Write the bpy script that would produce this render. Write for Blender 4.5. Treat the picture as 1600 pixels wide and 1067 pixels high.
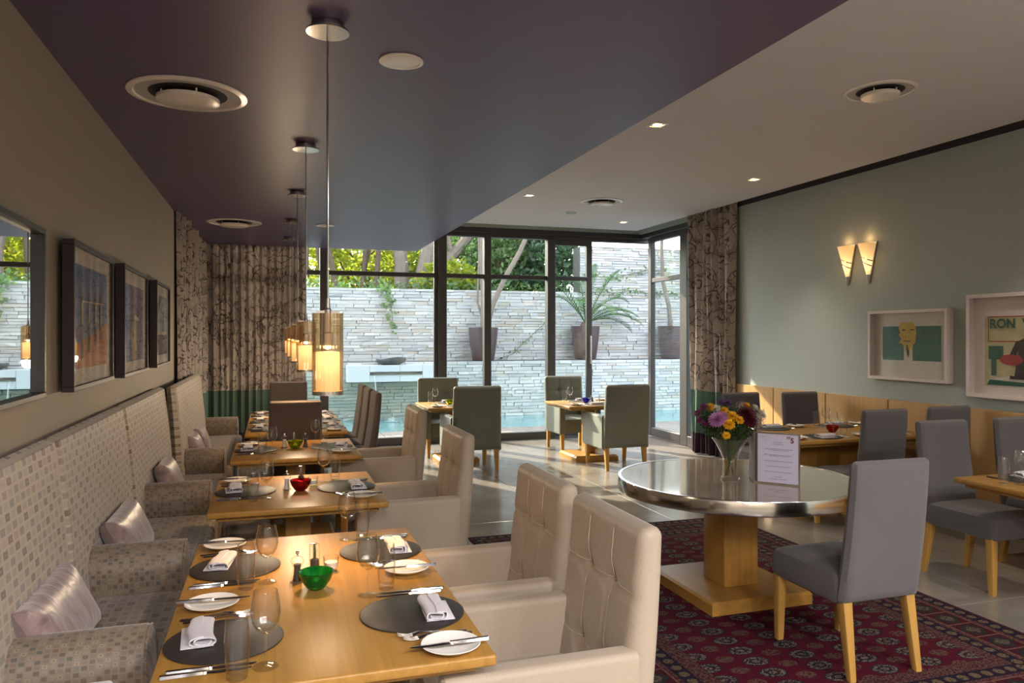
import bpy, bmesh, math, random
from mathutils import Vector, Matrix
R = math.radians
S = bpy.context.scene
COL = S.collection
for o in list(bpy.data.objects):
    bpy.data.objects.remove(o)

# ------------------------------------------------------------------ camera, sky, sun, exposure
cam_d = bpy.data.cameras.new('camera'); cam = bpy.data.objects.new('camera', cam_d); COL.objects.link(cam)
cam.location = (0, 0, 1.62); cam.rotation_euler = (R(90), 0, -math.atan(376/1180))
cam_d.sensor_width = 36; cam_d.lens = 36*1180/1600; cam_d.shift_y = -9/1600; cam_d.clip_start = .05
S.camera = cam
SUN_EL, SUN_DIR = 30, Vector((.42, -.78, 0)).normalized()      # the way the sunlight travels
w = bpy.data.worlds.new('sky'); S.world = w; w.use_nodes = True
nt = w.node_tree
sky = nt.nodes.new('ShaderNodeTexSky'); sky.sky_type = 'NISHITA'; sky.sun_disc = False
sky.sun_elevation = R(SUN_EL); sky.sun_rotation = math.atan2(-SUN_DIR.x, -SUN_DIR.y)
sky.air_density = 1.0; sky.dust_density = 2.5; sky.ozone_density = 1.0
_hs = nt.nodes.new('ShaderNodeHueSaturation'); _hs.inputs['Saturation'].default_value = .42
nt.links.new(sky.outputs[0], _hs.inputs['Color']); nt.links.new(_hs.outputs[0], nt.nodes['Background'].inputs[0])
nt.nodes['Background'].inputs[1].default_value = 0.46
sd = bpy.data.lights.new('sun', 'SUN'); sun = bpy.data.objects.new('sun', sd); COL.objects.link(sun)
sd.energy = 6.2; sd.angle = R(.6); sd.color = (1, .86, .66)
dv = Vector((SUN_DIR.x*math.cos(R(SUN_EL)), SUN_DIR.y*math.cos(R(SUN_EL)), -math.sin(R(SUN_EL))))
sun.rotation_euler = dv.to_track_quat('-Z', 'Y').to_euler()
def lamp(kind, name, loc, energy, color=(1, .78, .52), size=.1, rot=None, **kw):
    d = bpy.data.lights.new(name, kind); o = bpy.data.objects.new(name, d); COL.objects.link(o)
    o.location = loc; d.energy = energy; d.color = color
    if kind == 'AREA':
        d.shape = 'RECTANGLE'; d.size = size; d.size_y = kw.pop('size_y', size)
    else:
        d.shadow_soft_size = size
    for k, v in kw.items(): setattr(d, k, v)
    if rot: o.rotation_euler = rot
    return o
# unseen fill lights added behind the camera to brighten the room
for p in ((.0, -2.2, 2.80), (1.2, -2.2, 2.80), (.0, -.7, 2.80), (1.2, -.7, 2.80), (2.9, -2.2, 3.24), (4.6, -2.2, 3.24), (2.9, -.7, 3.24), (4.6, -.7, 3.24)):
    lamp('SPOT', 'room_fill_light', p, 110, (1, .96, .95), .16, spot_size=R(168), spot_blend=.6)
S.view_settings.view_transform = 'Standard'; S.view_settings.look = 'None'
S.view_settings.exposure = 1.3; S.view_settings.gamma = 1.0; S.view_settings.use_curve_mapping = False
S.cycles.max_bounces = 10; S.cycles.transparent_max_bounces = 24; S.cycles.diffuse_bounces = 5
S.cycles.glossy_bounces = 5; S.cycles.transmission_bounces = 8; S.cycles.caustics_reflective = False
S.cycles.caustics_refractive = False; S.cycles.sample_clamp_indirect = 6.0

# ------------------------------------------------------------------ materials
class X:
    """a socket with arithmetic, for writing node graphs as formulas"""
    def __init__(s, nt, k): s.nt, s.k = nt, k
    def _m(s, op, b=None, c=None):
        n = s.nt.nodes.new('ShaderNodeMath'); n.operation = op
        for i, v in enumerate((s, b, c)):
            if v is None: continue
            if isinstance(v, X): s.nt.links.new(v.k, n.inputs[i])
            else: n.inputs[i].default_value = v
        return X(s.nt, n.outputs[0])
    def __add__(s, b): return s._m('ADD', b)
    def __radd__(s, b): return s._m('ADD', b)
    def __sub__(s, b): return s._m('SUBTRACT', b)
    def __rsub__(s, b): return (s*-1)+b
    def __mul__(s, b): return s._m('MULTIPLY', b)
    __rmul__ = __mul__
    def __truediv__(s, b): return s._m('DIVIDE', b)
    def __lt__(s, b): return s._m('LESS_THAN', b)
    def __gt__(s, b): return s._m('GREATER_THAN', b)
    def abs(s): return s._m('ABSOLUTE')
    def fl(s): return s._m('FLOOR')
    def fr(s): return s._m('FRACT')
    def max(s, b): return s._m('MAXIMUM', b)
    def min(s, b): return s._m('MINIMUM', b)
    def sqrt(s): return s._m('SQRT')
    def mod(s, b): return s._m('FLOORED_MODULO', b)
    def sin(s): return s._m('SINE')
class Mat:
    def __init__(s, name, rough=.5, metal=0, spec=.5):
        s.m = bpy.data.materials.new(name); s.m.use_nodes = True; s.nt = s.m.node_tree
        s.b = s.nt.nodes['Principled BSDF']; s.out = s.nt.nodes['Material Output']
        s.b.inputs['Roughness'].default_value = rough; s.b.inputs['Metallic'].default_value = metal
        s.b.inputs['Specular IOR Level'].default_value = spec
    def n(s, t): return s.nt.nodes.new('ShaderNode'+t)
    def link(s, a, b): s.nt.links.new(a.k if isinstance(a, X) else a, b)
    def coord(s, kind='Object'):
        if not hasattr(s, 'tc'): s.tc = s.n('TexCoord')
        return s.tc.outputs[kind]
    def xyz(s, kind='Object'):
        n = s.n('SeparateXYZ'); s.link(s.coord(kind), n.inputs[0]); return [X(s.nt, n.outputs[i]) for i in range(3)]
    def mapped(s, sc, kind='Object'):
        n = s.n('Mapping'); s.link(s.coord(kind), n.inputs[0]); n.inputs['Scale'].default_value = sc; return n.outputs[0]
    def noise(s, scale=5, detail=3, vec=None, rough=.5, dist=0):
        n = s.n('TexNoise'); n.inputs['Scale'].default_value = scale; n.inputs['Detail'].default_value = detail
        n.inputs['Roughness'].default_value = rough; n.inputs['Distortion'].default_value = dist
        s.link(vec if vec is not None else s.coord(), n.inputs['Vector']); return X(s.nt, n.outputs[0])
    def ramp(s, fac, stops, const=False):
        n = s.n('ValToRGB'); cr = n.color_ramp
        if const: cr.interpolation = 'CONSTANT'
        while len(cr.elements) < len(stops): cr.elements.new(.5)
        for e, (p, c) in zip(cr.elements, stops): e.position = p; e.color = (*c, 1)
        s.link(fac, n.inputs[0]); return n.outputs[0]
    def mix(s, fac, a, b):
        n = s.n('Mix'); n.data_type = 'RGBA'
        for v, i in ((fac, 0), (a, 6), (b, 7)):
            if isinstance(v, tuple): n.inputs[i].default_value = (*v, 1)
            elif isinstance(v, (int, float)): n.inputs[i].default_value = v
            else: s.link(v, n.inputs[i])
        return n.outputs[2]
    def color(s, c):
        if isinstance(c, tuple): s.b.inputs['Base Color'].default_value = (*c, 1)
        else: s.link(c, s.b.inputs['Base Color'])
        return s
    def bump(s, h, strength=.3, dist=.005):
        n = s.n('Bump'); n.inputs['Strength'].default_value = strength; n.inputs['Distance'].default_value = dist
        s.link(h, n.inputs['Height']); s.link(n.outputs[0], s.b.inputs['Normal']); return s
    def rand(s):
        a = s.n('ObjectInfo'); g = s.n('NewGeometry')
        return (X(s.nt, a.outputs['Random']) + X(s.nt, g.outputs['Random Per Island'])).fr()
    def white(s, x, y):
        c = s.n('CombineXYZ'); s.link(x, c.inputs[0]); s.link(y, c.inputs[1])
        n = s.n('TexWhiteNoise'); n.noise_dimensions = '2D'; s.link(c.outputs[0], n.inputs['Vector']); return X(s.nt, n.outputs[0])
def plain(name, c, rough=.5, metal=0, var=.12, scale=12, spec=.5, bump=0, bs=60):
    m = Mat(name, rough, metal, spec)
    f = m.noise(scale, 3)
    m.color(m.mix(f, tuple(v*(1-var) for v in c), tuple(min(1, v*(1+var)) for v in c)))
    if bump: m.bump(m.noise(bs, 2), bump, .003)
    return m.m
def wood(name, c, axis=1, rough=.36, dark=.62, sc=9):
    m = Mat(name, rough, 0, .34); v = [sc*3.2]*3; v[axis] = sc*.16
    f = m.noise(1.0, 4, m.mapped(tuple(v)), .6, .6)
    v2 = [22, 22, 22]; v2[axis] = 1.2
    f2 = m.noise(1.0, 2, m.mapped(tuple(v2)))
    c0 = m.ramp(f, [(.25, tuple(x*dark for x in c)), (.7, c)])
    m.color(m.mix(f2*.35, c0, tuple(x*.75 for x in c)))
    m.bump(f2, .06, .002); return m.m
def cloth(name, c, var=.16, rough=.9, weave=420, coarse=3.5, dark=(1, 1, 1)):
    m = Mat(name, rough, 0, .2)
    x, y, z = m.xyz()
    a = (x*weave).sin()*(z*weave).sin() + (y*weave).sin()*(z*weave).sin()
    f = m.noise(coarse, 4); g = m.noise(160, 2)
    c0 = m.mix(f, tuple(v*(1-var) for v in c), tuple(min(1, v*(1+var)) for v in c))
    m.color(m.mix(g*.5, c0, tuple(v*.72 for v in c)))
    m.bump(a + g*2, .12, .001); m.b.inputs['Sheen Weight'].default_value = .15; return m.m
def thinglass(name, tint=(1, 1, 1), edge=.35, gl=(1, 1, 1), base=.04, refl=1.0, pw=3.0, rim=0):
    m = Mat(name); t = m.n('BsdfTransparent'); t.inputs[0].default_value = (*tint, 1)
    g = m.n('BsdfGlossy'); g.inputs['Roughness'].default_value = .015; g.inputs[0].default_value = (*gl, 1)
    lw = m.n('LayerWeight'); lw.inputs[0].default_value = edge
    fa = X(m.nt, lw.outputs['Facing']); fac = (fa._m('POWER', pw)*refl + base).min(1.0)
    if rim: m.link(m.mix(fa._m('POWER', 2.5)*rim, tint, (.10, .10, .095)), t.inputs[0])
    s = m.n('MixShader'); m.link(fac, s.inputs[0]); m.link(t.outputs[0], s.inputs[1]); m.link(g.outputs[0], s.inputs[2])
    m.link(s.outputs[0], m.out.inputs[0]); m.nt.nodes.remove(m.b); return m.m
def emit(name, c, e):
    m = Mat(name, .5); m.color(c); m.b.inputs['Emission Color'].default_value = (*c, 1)
    m.b.inputs['Emission Strength'].default_value = e; return m.m
def leafmat(name, cols, tr=.45):
    m = Mat(name, .5); c = m.ramp(m.rand(), [(i/max(1, len(cols)-1), q) for i, q in enumerate(cols)])
    d = m.n('BsdfDiffuse'); t = m.n('BsdfTranslucent'); s = m.n('MixShader'); g = m.n('BsdfGlossy'); s2 = m.n('MixShader')
    m.link(c, d.inputs[0]); m.link(c, t.inputs[0]); s.inputs[0].default_value = tr
    m.link(d.outputs[0], s.inputs[1]); m.link(t.outputs[0], s.inputs[2])
    g.inputs['Roughness'].default_value = .4; s2.inputs[0].default_value = .06
    m.link(s.outputs[0], s2.inputs[1]); m.link(g.outputs[0], s2.inputs[2]); m.link(s2.outputs[0], m.out.inputs[0])
    m.nt.nodes.remove(m.b); return m.m

M = {}
HONEY = (.43, .222, .048)
M['wood_x'] = wood('honey_maple_x', HONEY, 0); M['wood_y'] = wood('honey_maple_y', HONEY, 1); M['wood_z'] = wood('honey_maple_z', HONEY, 2)
M['panel'] = wood('maple_panel', (.50, .30, .12), 2, .38, .8, 6)
M['leg'] = wood('beech_leg', (.50, .28, .07), 2, .4, .75)
M['grey'] = cloth('grey_wool', (.118, .109, .114)); M['brown'] = cloth('brown_grey_wool', (.118, .098, .088))
M['cream'] = cloth('cream_leather', (.40, .325, .245), .06, .48, 200); M['green'] = cloth('sage_upholstery', (.17, .185, .15), .08, .5)
M['stitch_c'] = plain('cream_thread', (.60, .50, .38), .7); M['stitch_g'] = plain('sage_thread', (.2, .22, .18), .7)
M['satin'] = Mat('mauve_satin', .30); _m = M['satin']
_f = _m.noise(3, 3, _m.mapped((6, 1.2, 2.5)), .5, 1.2)
_m.color(_m.ramp(_f, [(.3, (.17, .105, .098)), (.7, (.38, .28, .265))])); _m.bump(_f, .5, .012); _m.b.inputs['Sheen Weight'].default_value = .4; M['satin'] = _m.m
M['steel'] = plain('polished_steel', (.62, .60, .57), .16, 1, .03); M['chrome'] = plain('cutlery_steel', (.70, .68, .66), .12, 1, .02)
M['dull'] = plain('brushed_metal', (.48, .46, .44), .34, 1, .05)
M['frame'] = plain('bronze_aluminium', (.042, .038, .036), .42, 0, .1, 8)
M['white'] = plain('white_ceramic', (.80, .76, .70), .2, 0, .03)
M['linen'] = cloth('white_linen', (.66, .62, .66), .04, .85, 900)
M['dull_white'] = plain('grey_enamel', (.42, .41, .40), .45, 0, .03)
M['mat'] = plain('dark_leather', (.034, .029, .027), .46, 0, .15, 30, .3, .08, 140)
M['slate'] = plain('dark_rail', (.05, .05, .05), .5)
M['glass'] = thinglass('table_glass', (.985, .985, .98), .5, (1, 1, 1), .035, .95, 4.2, .42)
M['vase_glass'] = thinglass('vase_glass', (.97, .975, .97), .5, (1, 1, 1), .06, 1.3, 3.0, .25); M['glass_foot'] = thinglass('glass_foot', (.98, .985, .98), .5, (1, 1, 1), .07, .5, 5.0, .12)
M['pane'] = thinglass('window_pane', (.95, .975, .965), .5, (1, 1, 1), .03, .9, 5.0)
M['picture_glass'] = thinglass('picture_glass', (.98, .98, .98), .5, (1, 1, 1), .025, .42, 5.0)
M['mirror'] = plain('mirror_silver', (.80, .80, .78), .01, 1, .0)
for k, c in dict(bowl_green=(.01, .36, .05), bowl_red=(.50, .006, .010), bowl_lime=(.50, .62, .02), bowl_blue=(.005, .02, .75)).items():
    m = Mat(k, .05); m.color(c); m.b.inputs['Transmission Weight'].default_value = .82; m.b.inputs['IOR'].default_value = 1.45; M[k] = m.m
M['wax'] = plain('white_wax', (.8, .75, .68), .5); M['pepper'] = plain('peppercorns', (.05, .035, .025), .7, 0, .5, 200)
M['salt'] = plain('salt_crystals', (.75, .73, .70), .7, 0, .1, 200)
M['purple'] = Mat('purple_paint', .40, 0, .45); _m = M['purple']
_f = _m.noise(1.0, 4, _m.mapped((1.2, 16, 4)), .6); _m.color(_m.mix(_f, (.084, .054, .128), (.100, .068, .146)))
_m.bump(_f, .12, .006); M['purple'] = _m.m
M['ceil'] = plain('white_plaster', (.62, .60, .63), .75, 0, .03, 3)
M['lintel'] = plain('pale_green_plaster', (.36, .43, .39), .7, 0, .04)
def linenwall(name, c, var=.14):
    m = Mat(name, .62, 0, .35)
    a = m.noise(1.0, 3, m.mapped((90, 4, 130))); b = m.noise(1.0, 3, m.mapped((90, 150, 3.5))); f = m.noise(.8, 2)
    c0 = m.mix(a*.5+b*.5, tuple(v*(1-var) for v in c), tuple(v*(1+var) for v in c))
    m.color(m.mix(f*.4, c0, tuple(v*.85 for v in c))); m.bump(a+b, .15, .002); return m.m
M['wall_left'] = linenwall('taupe_wallcovering', (.36, .305, .235), .10)
M['wall_right'] = linenwall('pale_aqua_linen', (.35, .39, .36))
M['gap'] = plain('gap_shade_paint', (.025, .018, .022), .8)  # near-black colour standing in for the shade in openings
# polished stone floor
m = Mat('polished_stone', .13, 0, .5); f = m.noise(2.2, 5); g = m.noise(40, 3)
c0 = m.ramp(f, [(.3, (.155, .136, .117)), (.7, (.25, .228, .203))]); m.color(m.mix(g*.25, c0, (.36, .32, .27)))
ro = m.noise(3, 3); m.link(ro*.12+.10, m.b.inputs['Roughness']); M['floor'] = m.m
M['grout'] = plain('floor_joint', (.11, .09, .07), .7)
# banquette weave : little squares on a taupe ground
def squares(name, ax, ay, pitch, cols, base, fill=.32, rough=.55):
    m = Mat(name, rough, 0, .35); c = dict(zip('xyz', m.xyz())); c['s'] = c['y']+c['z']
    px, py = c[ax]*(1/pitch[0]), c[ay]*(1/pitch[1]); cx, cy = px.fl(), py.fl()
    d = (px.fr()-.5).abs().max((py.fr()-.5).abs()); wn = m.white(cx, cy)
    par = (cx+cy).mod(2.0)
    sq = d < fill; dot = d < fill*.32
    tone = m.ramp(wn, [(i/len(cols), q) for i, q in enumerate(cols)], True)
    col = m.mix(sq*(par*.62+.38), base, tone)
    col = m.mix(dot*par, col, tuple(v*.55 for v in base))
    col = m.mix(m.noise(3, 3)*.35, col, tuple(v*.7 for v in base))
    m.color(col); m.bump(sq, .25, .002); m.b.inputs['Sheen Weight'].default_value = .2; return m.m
TAUPE = (.25, .195, .145)
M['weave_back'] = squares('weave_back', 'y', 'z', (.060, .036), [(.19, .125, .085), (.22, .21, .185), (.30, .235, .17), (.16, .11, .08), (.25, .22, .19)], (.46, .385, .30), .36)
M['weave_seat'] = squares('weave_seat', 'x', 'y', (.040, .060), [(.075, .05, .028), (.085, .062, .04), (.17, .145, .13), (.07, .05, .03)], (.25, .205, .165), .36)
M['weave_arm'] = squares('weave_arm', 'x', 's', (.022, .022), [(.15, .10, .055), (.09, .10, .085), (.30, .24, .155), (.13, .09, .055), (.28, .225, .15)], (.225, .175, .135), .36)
# rug
m = Mat('bokhara_rug', .95, 0, .1); x, y, z = m.xyz()
HW, HL = 1.195, 1.74
n1 = m.noise(55, 2); n2 = m.noise(85, 1)
ed = (x.abs()*-1+HW).min(y.abs()*-1+HL)
def gul(px, py, ox, oy, ax, ay):
    ux = ((px+ox).fr()-.5)*ax; uy = ((py+oy).fr()-.5)*ay
    return (ux*ux+uy*uy).sqrt()
GX, GY = .27, .262
px, py = x*(1/GX), y*(1/GY)
def rings(ox, oy, ay=1.45):
    return gul(px, py, ox, oy, GX, GY*ay)
field = m.mix(n1*.7, (0.0612, 0.0036, 0.0115), (0.0360, 0.0036, 0.0101))
def put_gul(base, d, r, tan, dk, th):
    w_ = d+(n2-.5)*.014
    c = m.mix((w_ < r*1.12), base, dk)
    c = m.mix((w_ < r)*(w_ > r*.58)*(n2 > th+.03), c, tan)
    return m.mix((w_ < r*.36)*(n2 > th), c, tan)
d1 = rings(0, 0).min(rings(0, .5)); d2 = rings(.5, .25).min(rings(.5, .75))
field = put_gul(field, d1, .066, (0.112, 0.088, 0.066), (0.0158, 0.0086, 0.0158), .46)
field = m.mix((d2+(n2-.5)*.03 < .052)*((n2+n1*.4-.2) > .47), field, (0.0684, 0.0446, 0.0324))
sidex = (x.abs()*-1+HW) < (y.abs()*-1+HL); al = sidex*y+(sidex*-1+1.0)*x
def dots(pitch, mid, rad):
    u = ((al*(1/pitch)).fr()-.5)*pitch; v_ = ed-mid; return (u*u+v_*v_).sqrt() < rad
def dia(pitch, mid):
    u = ((al*(1/pitch)).fr()-.5).abs()*2; v_ = (ed-mid).abs()*(2/.17); return u+v_, u
bd = m.mix((n2 > .5), (0.0360, 0.0072, 0.0130), (0.0756, 0.0418, 0.0324))
g1 = ((ed > .025)*(ed < .105)).max((ed > .335)*(ed < .415))
bd = m.mix(g1, bd, (0.0115, 0.0072, 0.0158)); bd = m.mix(g1*dots(.075, .065, .026).max(dots(.075, .375, .026))*(n2 > .40), bd, (0.0900, 0.0634, 0.0396))
bx = (ed > .13)*(ed < .31); dv_, uu = dia(.17, .22)
bd = m.mix(bx, bd, (0.0324, 0.0058, 0.0101)); bd = m.mix(bx*(dv_ < .95)*(n2 > .38), bd, (0.0158, 0.0158, 0.0173)); bd = m.mix(bx*(dv_ < .55)*(n2 > .47), bd, (0.0756, 0.0612, 0.0396))
bd = m.mix(bx*(uu > .93).max((ed > .13)*(ed < .140)).max((ed > .30)*(ed < .31))*(n2 > .36), bd, (0.1116, 0.0468, 0.0396))
bd = m.mix((ed < .02), bd, (0.0432, 0.0058, 0.0144))
m.color(m.mix((ed > .50), bd, field)); m.bump(n2, .5, .004); M['rug'] = m.m
# curtain print : dark looping brush lines on pinkish taupe
def scribble(name):
    m = Mat(name, .75, 0, .25); v = m.coord()
    vo = m.n('TexVoronoi'); vo.feature = 'F1'; vo.inputs['Scale'].default_value = 3.4; m.link(v, vo.inputs['Vector'])
    vo2 = m.n('TexVoronoi'); vo2.feature = 'F1'; vo2.inputs['Scale'].default_value = 2.3
    mp = m.mapped((1, 1, 1)); m.link(mp, vo2.inputs['Vector'])
    w1 = m.noise(7, 2); d1 = X(m.nt, vo.outputs['Distance'])+w1*.25; d2 = X(m.nt, vo2.outputs['Distance'])+w1*.3
    l1 = ((d1-.52).abs() < .017); l2 = ((d2-.60).abs() < .013); l3 = ((m.noise(3.3, 2)-.5).abs() < .008); l4 = ((m.noise(2.3, 2)-.45).abs() < .03)
    f = m.noise(4, 3)
    c = m.mix(f, (.40, .345, .305), (.54, .475, .43)); c = m.mix(l4*.35, c, (.13, .095, .08))
    m.color(m.mix(l1.max(l2).max(l3)*.8, c, (.052, .036, .034))); 
    tr = m.n('BsdfTranslucent'); ms = m.n('MixShader'); ms.inputs[0].default_value = .24; src = m.b.inputs['Base Color'].links[0].from_socket; m.link(src, tr.inputs[0])
    m.link(m.b.outputs[0], ms.inputs[1]); m.link(tr.outputs[0], ms.inputs[2]); m.link(ms.outputs[0], m.out.inputs[0]); return m.m
M['curtain'] = scribble('scribble_curtain')
M['curtain_green'] = cloth('green_velvet', (.11, .185, .15), .1, .6); M['curtain_purple'] = cloth('purple_velvet', (.045, .018, .035), .1, .6)
# outside
m = Mat('ledge_stone', .85, 0, .25); r = m.rand(); f = m.noise(14, 4)
c = m.ramp(r, [(0, (.58, .58, .57)), (.25, (.74, .73, .70)), (.45, (.50, .51, .52)), (.6, (.78, .76, .71)), (.8, (.66, .64, .60)), (.93, (.60, .52, .41)), (1, (.48, .48, .48))])
m.color(m.mix(f*.5, c, (.52, .53, .53))); m.bump(f, .6, .012); M['stone'] = m.m
m = Mat('wet_stone', .35, 0, .4); r = m.rand(); f = m.noise(9, 4)
c = m.ramp(r, [(0, (.36, .38, .33)), (.35, (.46, .46, .38)), (.6, (.30, .35, .32)), (.85, (.52, .47, .36)), (1, (.40, .38, .32))])
m.color(m.mix(f*.5, c, (.30, .36, .33))); m.bump(f, .5, .01); M['wet_stone'] = m.m
M['mortar'] = plain('stone_backing', (.16, .155, .145), .9)
M['deck'] = wood('grey_decking', (.32, .29, .27), 1, .7, .7, 5); M['soil'] = plain('dark_soil', (.05, .038, .025), .95, 0, .4, 6)
M['water'] = Mat('pool_water', .04); _m = M['water']; _m.color((.17, .40, .41)); _f = _m.noise(9, 2); _m.bump(_f, .25, .02); M['water'] = _m.m
M['pool'] = plain('pool_lining', (.25, .66, .70), .6); M['spout'] = plain('white_render', (.72, .76, .78), .7, 0, .03)
M['rock'] = plain('dark_rock', (.10, .10, .095), .75, 0, .35, 9, .3, .6, 30)
M['pot'] = plain('plum_glazed_pot', (.085, .052, .054), .42, 0, .3, 5)
M['bark_pale'] = plain('pale_bark', (.27, .22, .185), .85, 0, .3, 9, .2, .5, 25); M['bark'] = plain('brown_bark', (.17, .125, .09), .9, 0, .35, 9, .2, .6, 25)
M['leaf_sun'] = leafmat('leaf_sunlit_yellow', [(.34, .44, .04), (.60, .62, .05), (.26, .38, .04), (.74, .70, .08)], .68)  # sunlight partly put into the colour, in place of a stronger sun
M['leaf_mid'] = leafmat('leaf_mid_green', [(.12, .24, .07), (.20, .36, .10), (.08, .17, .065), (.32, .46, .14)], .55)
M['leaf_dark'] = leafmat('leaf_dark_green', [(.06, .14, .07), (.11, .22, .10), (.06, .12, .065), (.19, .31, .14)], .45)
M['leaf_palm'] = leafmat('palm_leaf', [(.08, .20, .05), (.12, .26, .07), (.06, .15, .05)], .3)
M['stream'] = thinglass('falling_water', (.88, .94, .96), .5, (1, 1, 1), .18, .8)
BLOOM = dict(yellow=(.85, .46, .015), lilac=(.50, .22, .46), maroon=(.11, .006, .022), white=(.75, .72, .62), violet=(.16, .045, .24), magenta=(.22, .03, .14), heather=(.42, .30, .30))
for k, c in BLOOM.items(): M['petal_'+k] = plain('petal_'+k, c, .6, 0, .2, 40)
M['stem'] = plain('green_stem', (.06, .11, .025), .6); M['sprig'] = leafmat('sprig_leaf', [(.03, .07, .015), (.06, .11, .025), (.035, .06, .02)], .3)
M['vase_water'] = thinglass('vase_water', (.80, .72, .55), .5, (1, 1, 1), .02, .3)

# ------------------------------------------------------------------ mesh building
class MB:
    def __init__(s): s.v, s.f = [], []
    def add(s, vs, fs, mtx=None):
        b = len(s.v); s.v += [tuple(mtx @ Vector(p)) if mtx else tuple(p) for p in vs]; s.f += [tuple(i+b for i in f) for f in fs]; return s
    def box(s, x0, x1, y0, y1, z0, z1, mtx=None):
        vs = [(x, y, z) for z in (z0, z1) for x, y in ((x0, y0), (x1, y0), (x1, y1), (x0, y1))]
        return s.add(vs, [(3, 2, 1, 0), (4, 5, 6, 7), (0, 1, 5, 4), (1, 2, 6, 5), (2, 3, 7, 6), (3, 0, 4, 7)], mtx)
    def rbox(s, x0, x1, y0, y1, z0, z1, r=.005, seg=2, mtx=None):
        bm = bmesh.new(); bmesh.ops.create_cube(bm, size=1)
        for v in bm.verts: v.co = ((x0+x1)/2+v.co.x*(x1-x0), (y0+y1)/2+v.co.y*(y1-y0), (z0+z1)/2+v.co.z*(z1-z0))
        bmesh.ops.bevel(bm, geom=bm.edges[:], offset=r, segments=seg, affect='EDGES', profile=.5)
        bm.verts.index_update(); s.add([v.co[:] for v in bm.verts], [[v.index for v in f.verts] for f in bm.faces], mtx); bm.free(); return s
    def loft(s, secs, k=4, cap=True, mtx=None):
        """rounded-rectangle sections (cx, cy, z, w, d, r) stacked upwards"""
        vs, fs = [], []
        for cx, cy, z, w, d, r in secs:
            r = min(r, w/2-1e-4, d/2-1e-4)
            for q, (sx, sy) in enumerate(((1, 1), (-1, 1), (-1, -1), (1, -1))):
                for i in range(k+1):
                    a = math.pi/2*(q+i/k); vs.append((cx+sx*(w/2-r)+r*math.cos(a), cy+sy*(d/2-r)+r*math.sin(a), z))
        n = 4*(k+1)
        for j in range(len(secs)-1):
            for i in range(n): fs.append((j*n+i, j*n+(i+1) % n, (j+1)*n+(i+1) % n, (j+1)*n+i))
        if cap: fs += [tuple(range(n-1, -1, -1)), tuple(range((len(secs)-1)*n, len(secs)*n))]
        return s.add(vs, fs, mtx)
    def lathe(s, prof, n=32, cx=0, cy=0, mtx=None, rip=None):
        vs, fs, rings = [], [], []
        for r, z in prof:
            if r < 1e-6: rings.append([len(vs)]); vs.append((cx, cy, z))
            else:
                rings.append(list(range(len(vs), len(vs)+n)))
                for i in range(n):
                    a = 2*math.pi*i/n; q = r*(1+(rip[0]*math.cos(a*rip[1]) if rip else 0)); vs.append((cx+q*math.cos(a), cy+q*math.sin(a), z))
        for a, b in zip(rings, rings[1:]):
            for i in range(n):
                j = (i+1) % n
                if len(a) == 1 and len(b) > 1: fs.append((a[0], b[j], b[i]))
                elif len(b) == 1 and len(a) > 1: fs.append((a[i], a[j], b[0]))
                elif len(a) > 1: fs.append((a[i], a[j], b[j], b[i]))
        return s.add(vs, fs, mtx)
    def tube(s, pts, rad, n=6, cap=True, mtx=None):
        vs, fs = [], []; P = [Vector(p) for p in pts]
        if not hasattr(rad, '__len__'): rad = [rad]*len(P)
        up = None
        for i, p in enumerate(P):
            t = (P[min(i+1, len(P)-1)]-P[max(i-1, 0)]).normalized()
            if up is None: up = Vector((0, 0, 1)) if abs(t.z) < .9 else Vector((1, 0, 0))
            a = t.cross(up).normalized(); b = t.cross(a); up = -b if b.length else up
            for k in range(n):
                q = 2*math.pi*k/n; vs.append(p+rad[i]*(a*math.cos(q)+b*math.sin(q)))
        for i in range(len(P)-1):
            for k in range(n): fs.append((i*n+k, i*n+(k+1) % n, (i+1)*n+(k+1) % n, (i+1)*n+k))
        if cap: fs += [tuple(range(n-1, -1, -1)), tuple(range((len(P)-1)*n, len(P)*n))]
        return s.add(vs, fs, mtx)
    def poly(s, pts, h=.0006, mtx=None):
        """flat print : polygon in x, z facing +y, thin"""
        n = len(pts)
        return s.add([(x, h, z) for x, z in pts]+[(x, 0, z) for x, z in pts],
                     [tuple(range(n-1, -1, -1)), tuple(range(n, 2*n))]+[(i, (i+1) % n, n+(i+1) % n, n+i) for i in range(n)], mtx)
    def mesh(s, name, mat, smooth=True, ang=35, recalc=True):
        me = bpy.data.meshes.new(name); me.from_pydata(s.v, [], s.f); me.materials.append(M[mat] if isinstance(mat, str) else mat)
        if recalc:
            bm = bmesh.new(); bm.from_mesh(me); bmesh.ops.recalc_face_normals(bm, faces=bm.faces); bm.to_mesh(me); bm.free()
        if smooth:
            me.polygons.foreach_set('use_smooth', [True]*len(me.polygons)); me.set_sharp_from_angle(angle=R(ang))
        me.update(); return me
def link(name, data, parent=None, loc=None, rz=None):
    o = bpy.data.objects.new(name, data); COL.objects.link(o)
    if parent: o.parent = parent
    if loc: o.location = loc
    if rz is not None: o.rotation_euler = (0, 0, rz)
    return o
def put(name, mb, mat, parent=None, smooth=True, **k):
    return link(name, mb.mesh(name, mat, smooth), parent, **k)
def tag(o, label, cat, group=None):
    o['label'] = label; o['category'] = cat
    if group: o['group'] = group
    return o
def struct(name, mb, mat, parent=None, smooth=False, label=None, **k):
    o = put(name, mb, mat, parent, smooth, **k)
    if not parent: o['kind'] = 'structure'
    if label: o['label'] = label
    return o
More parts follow.
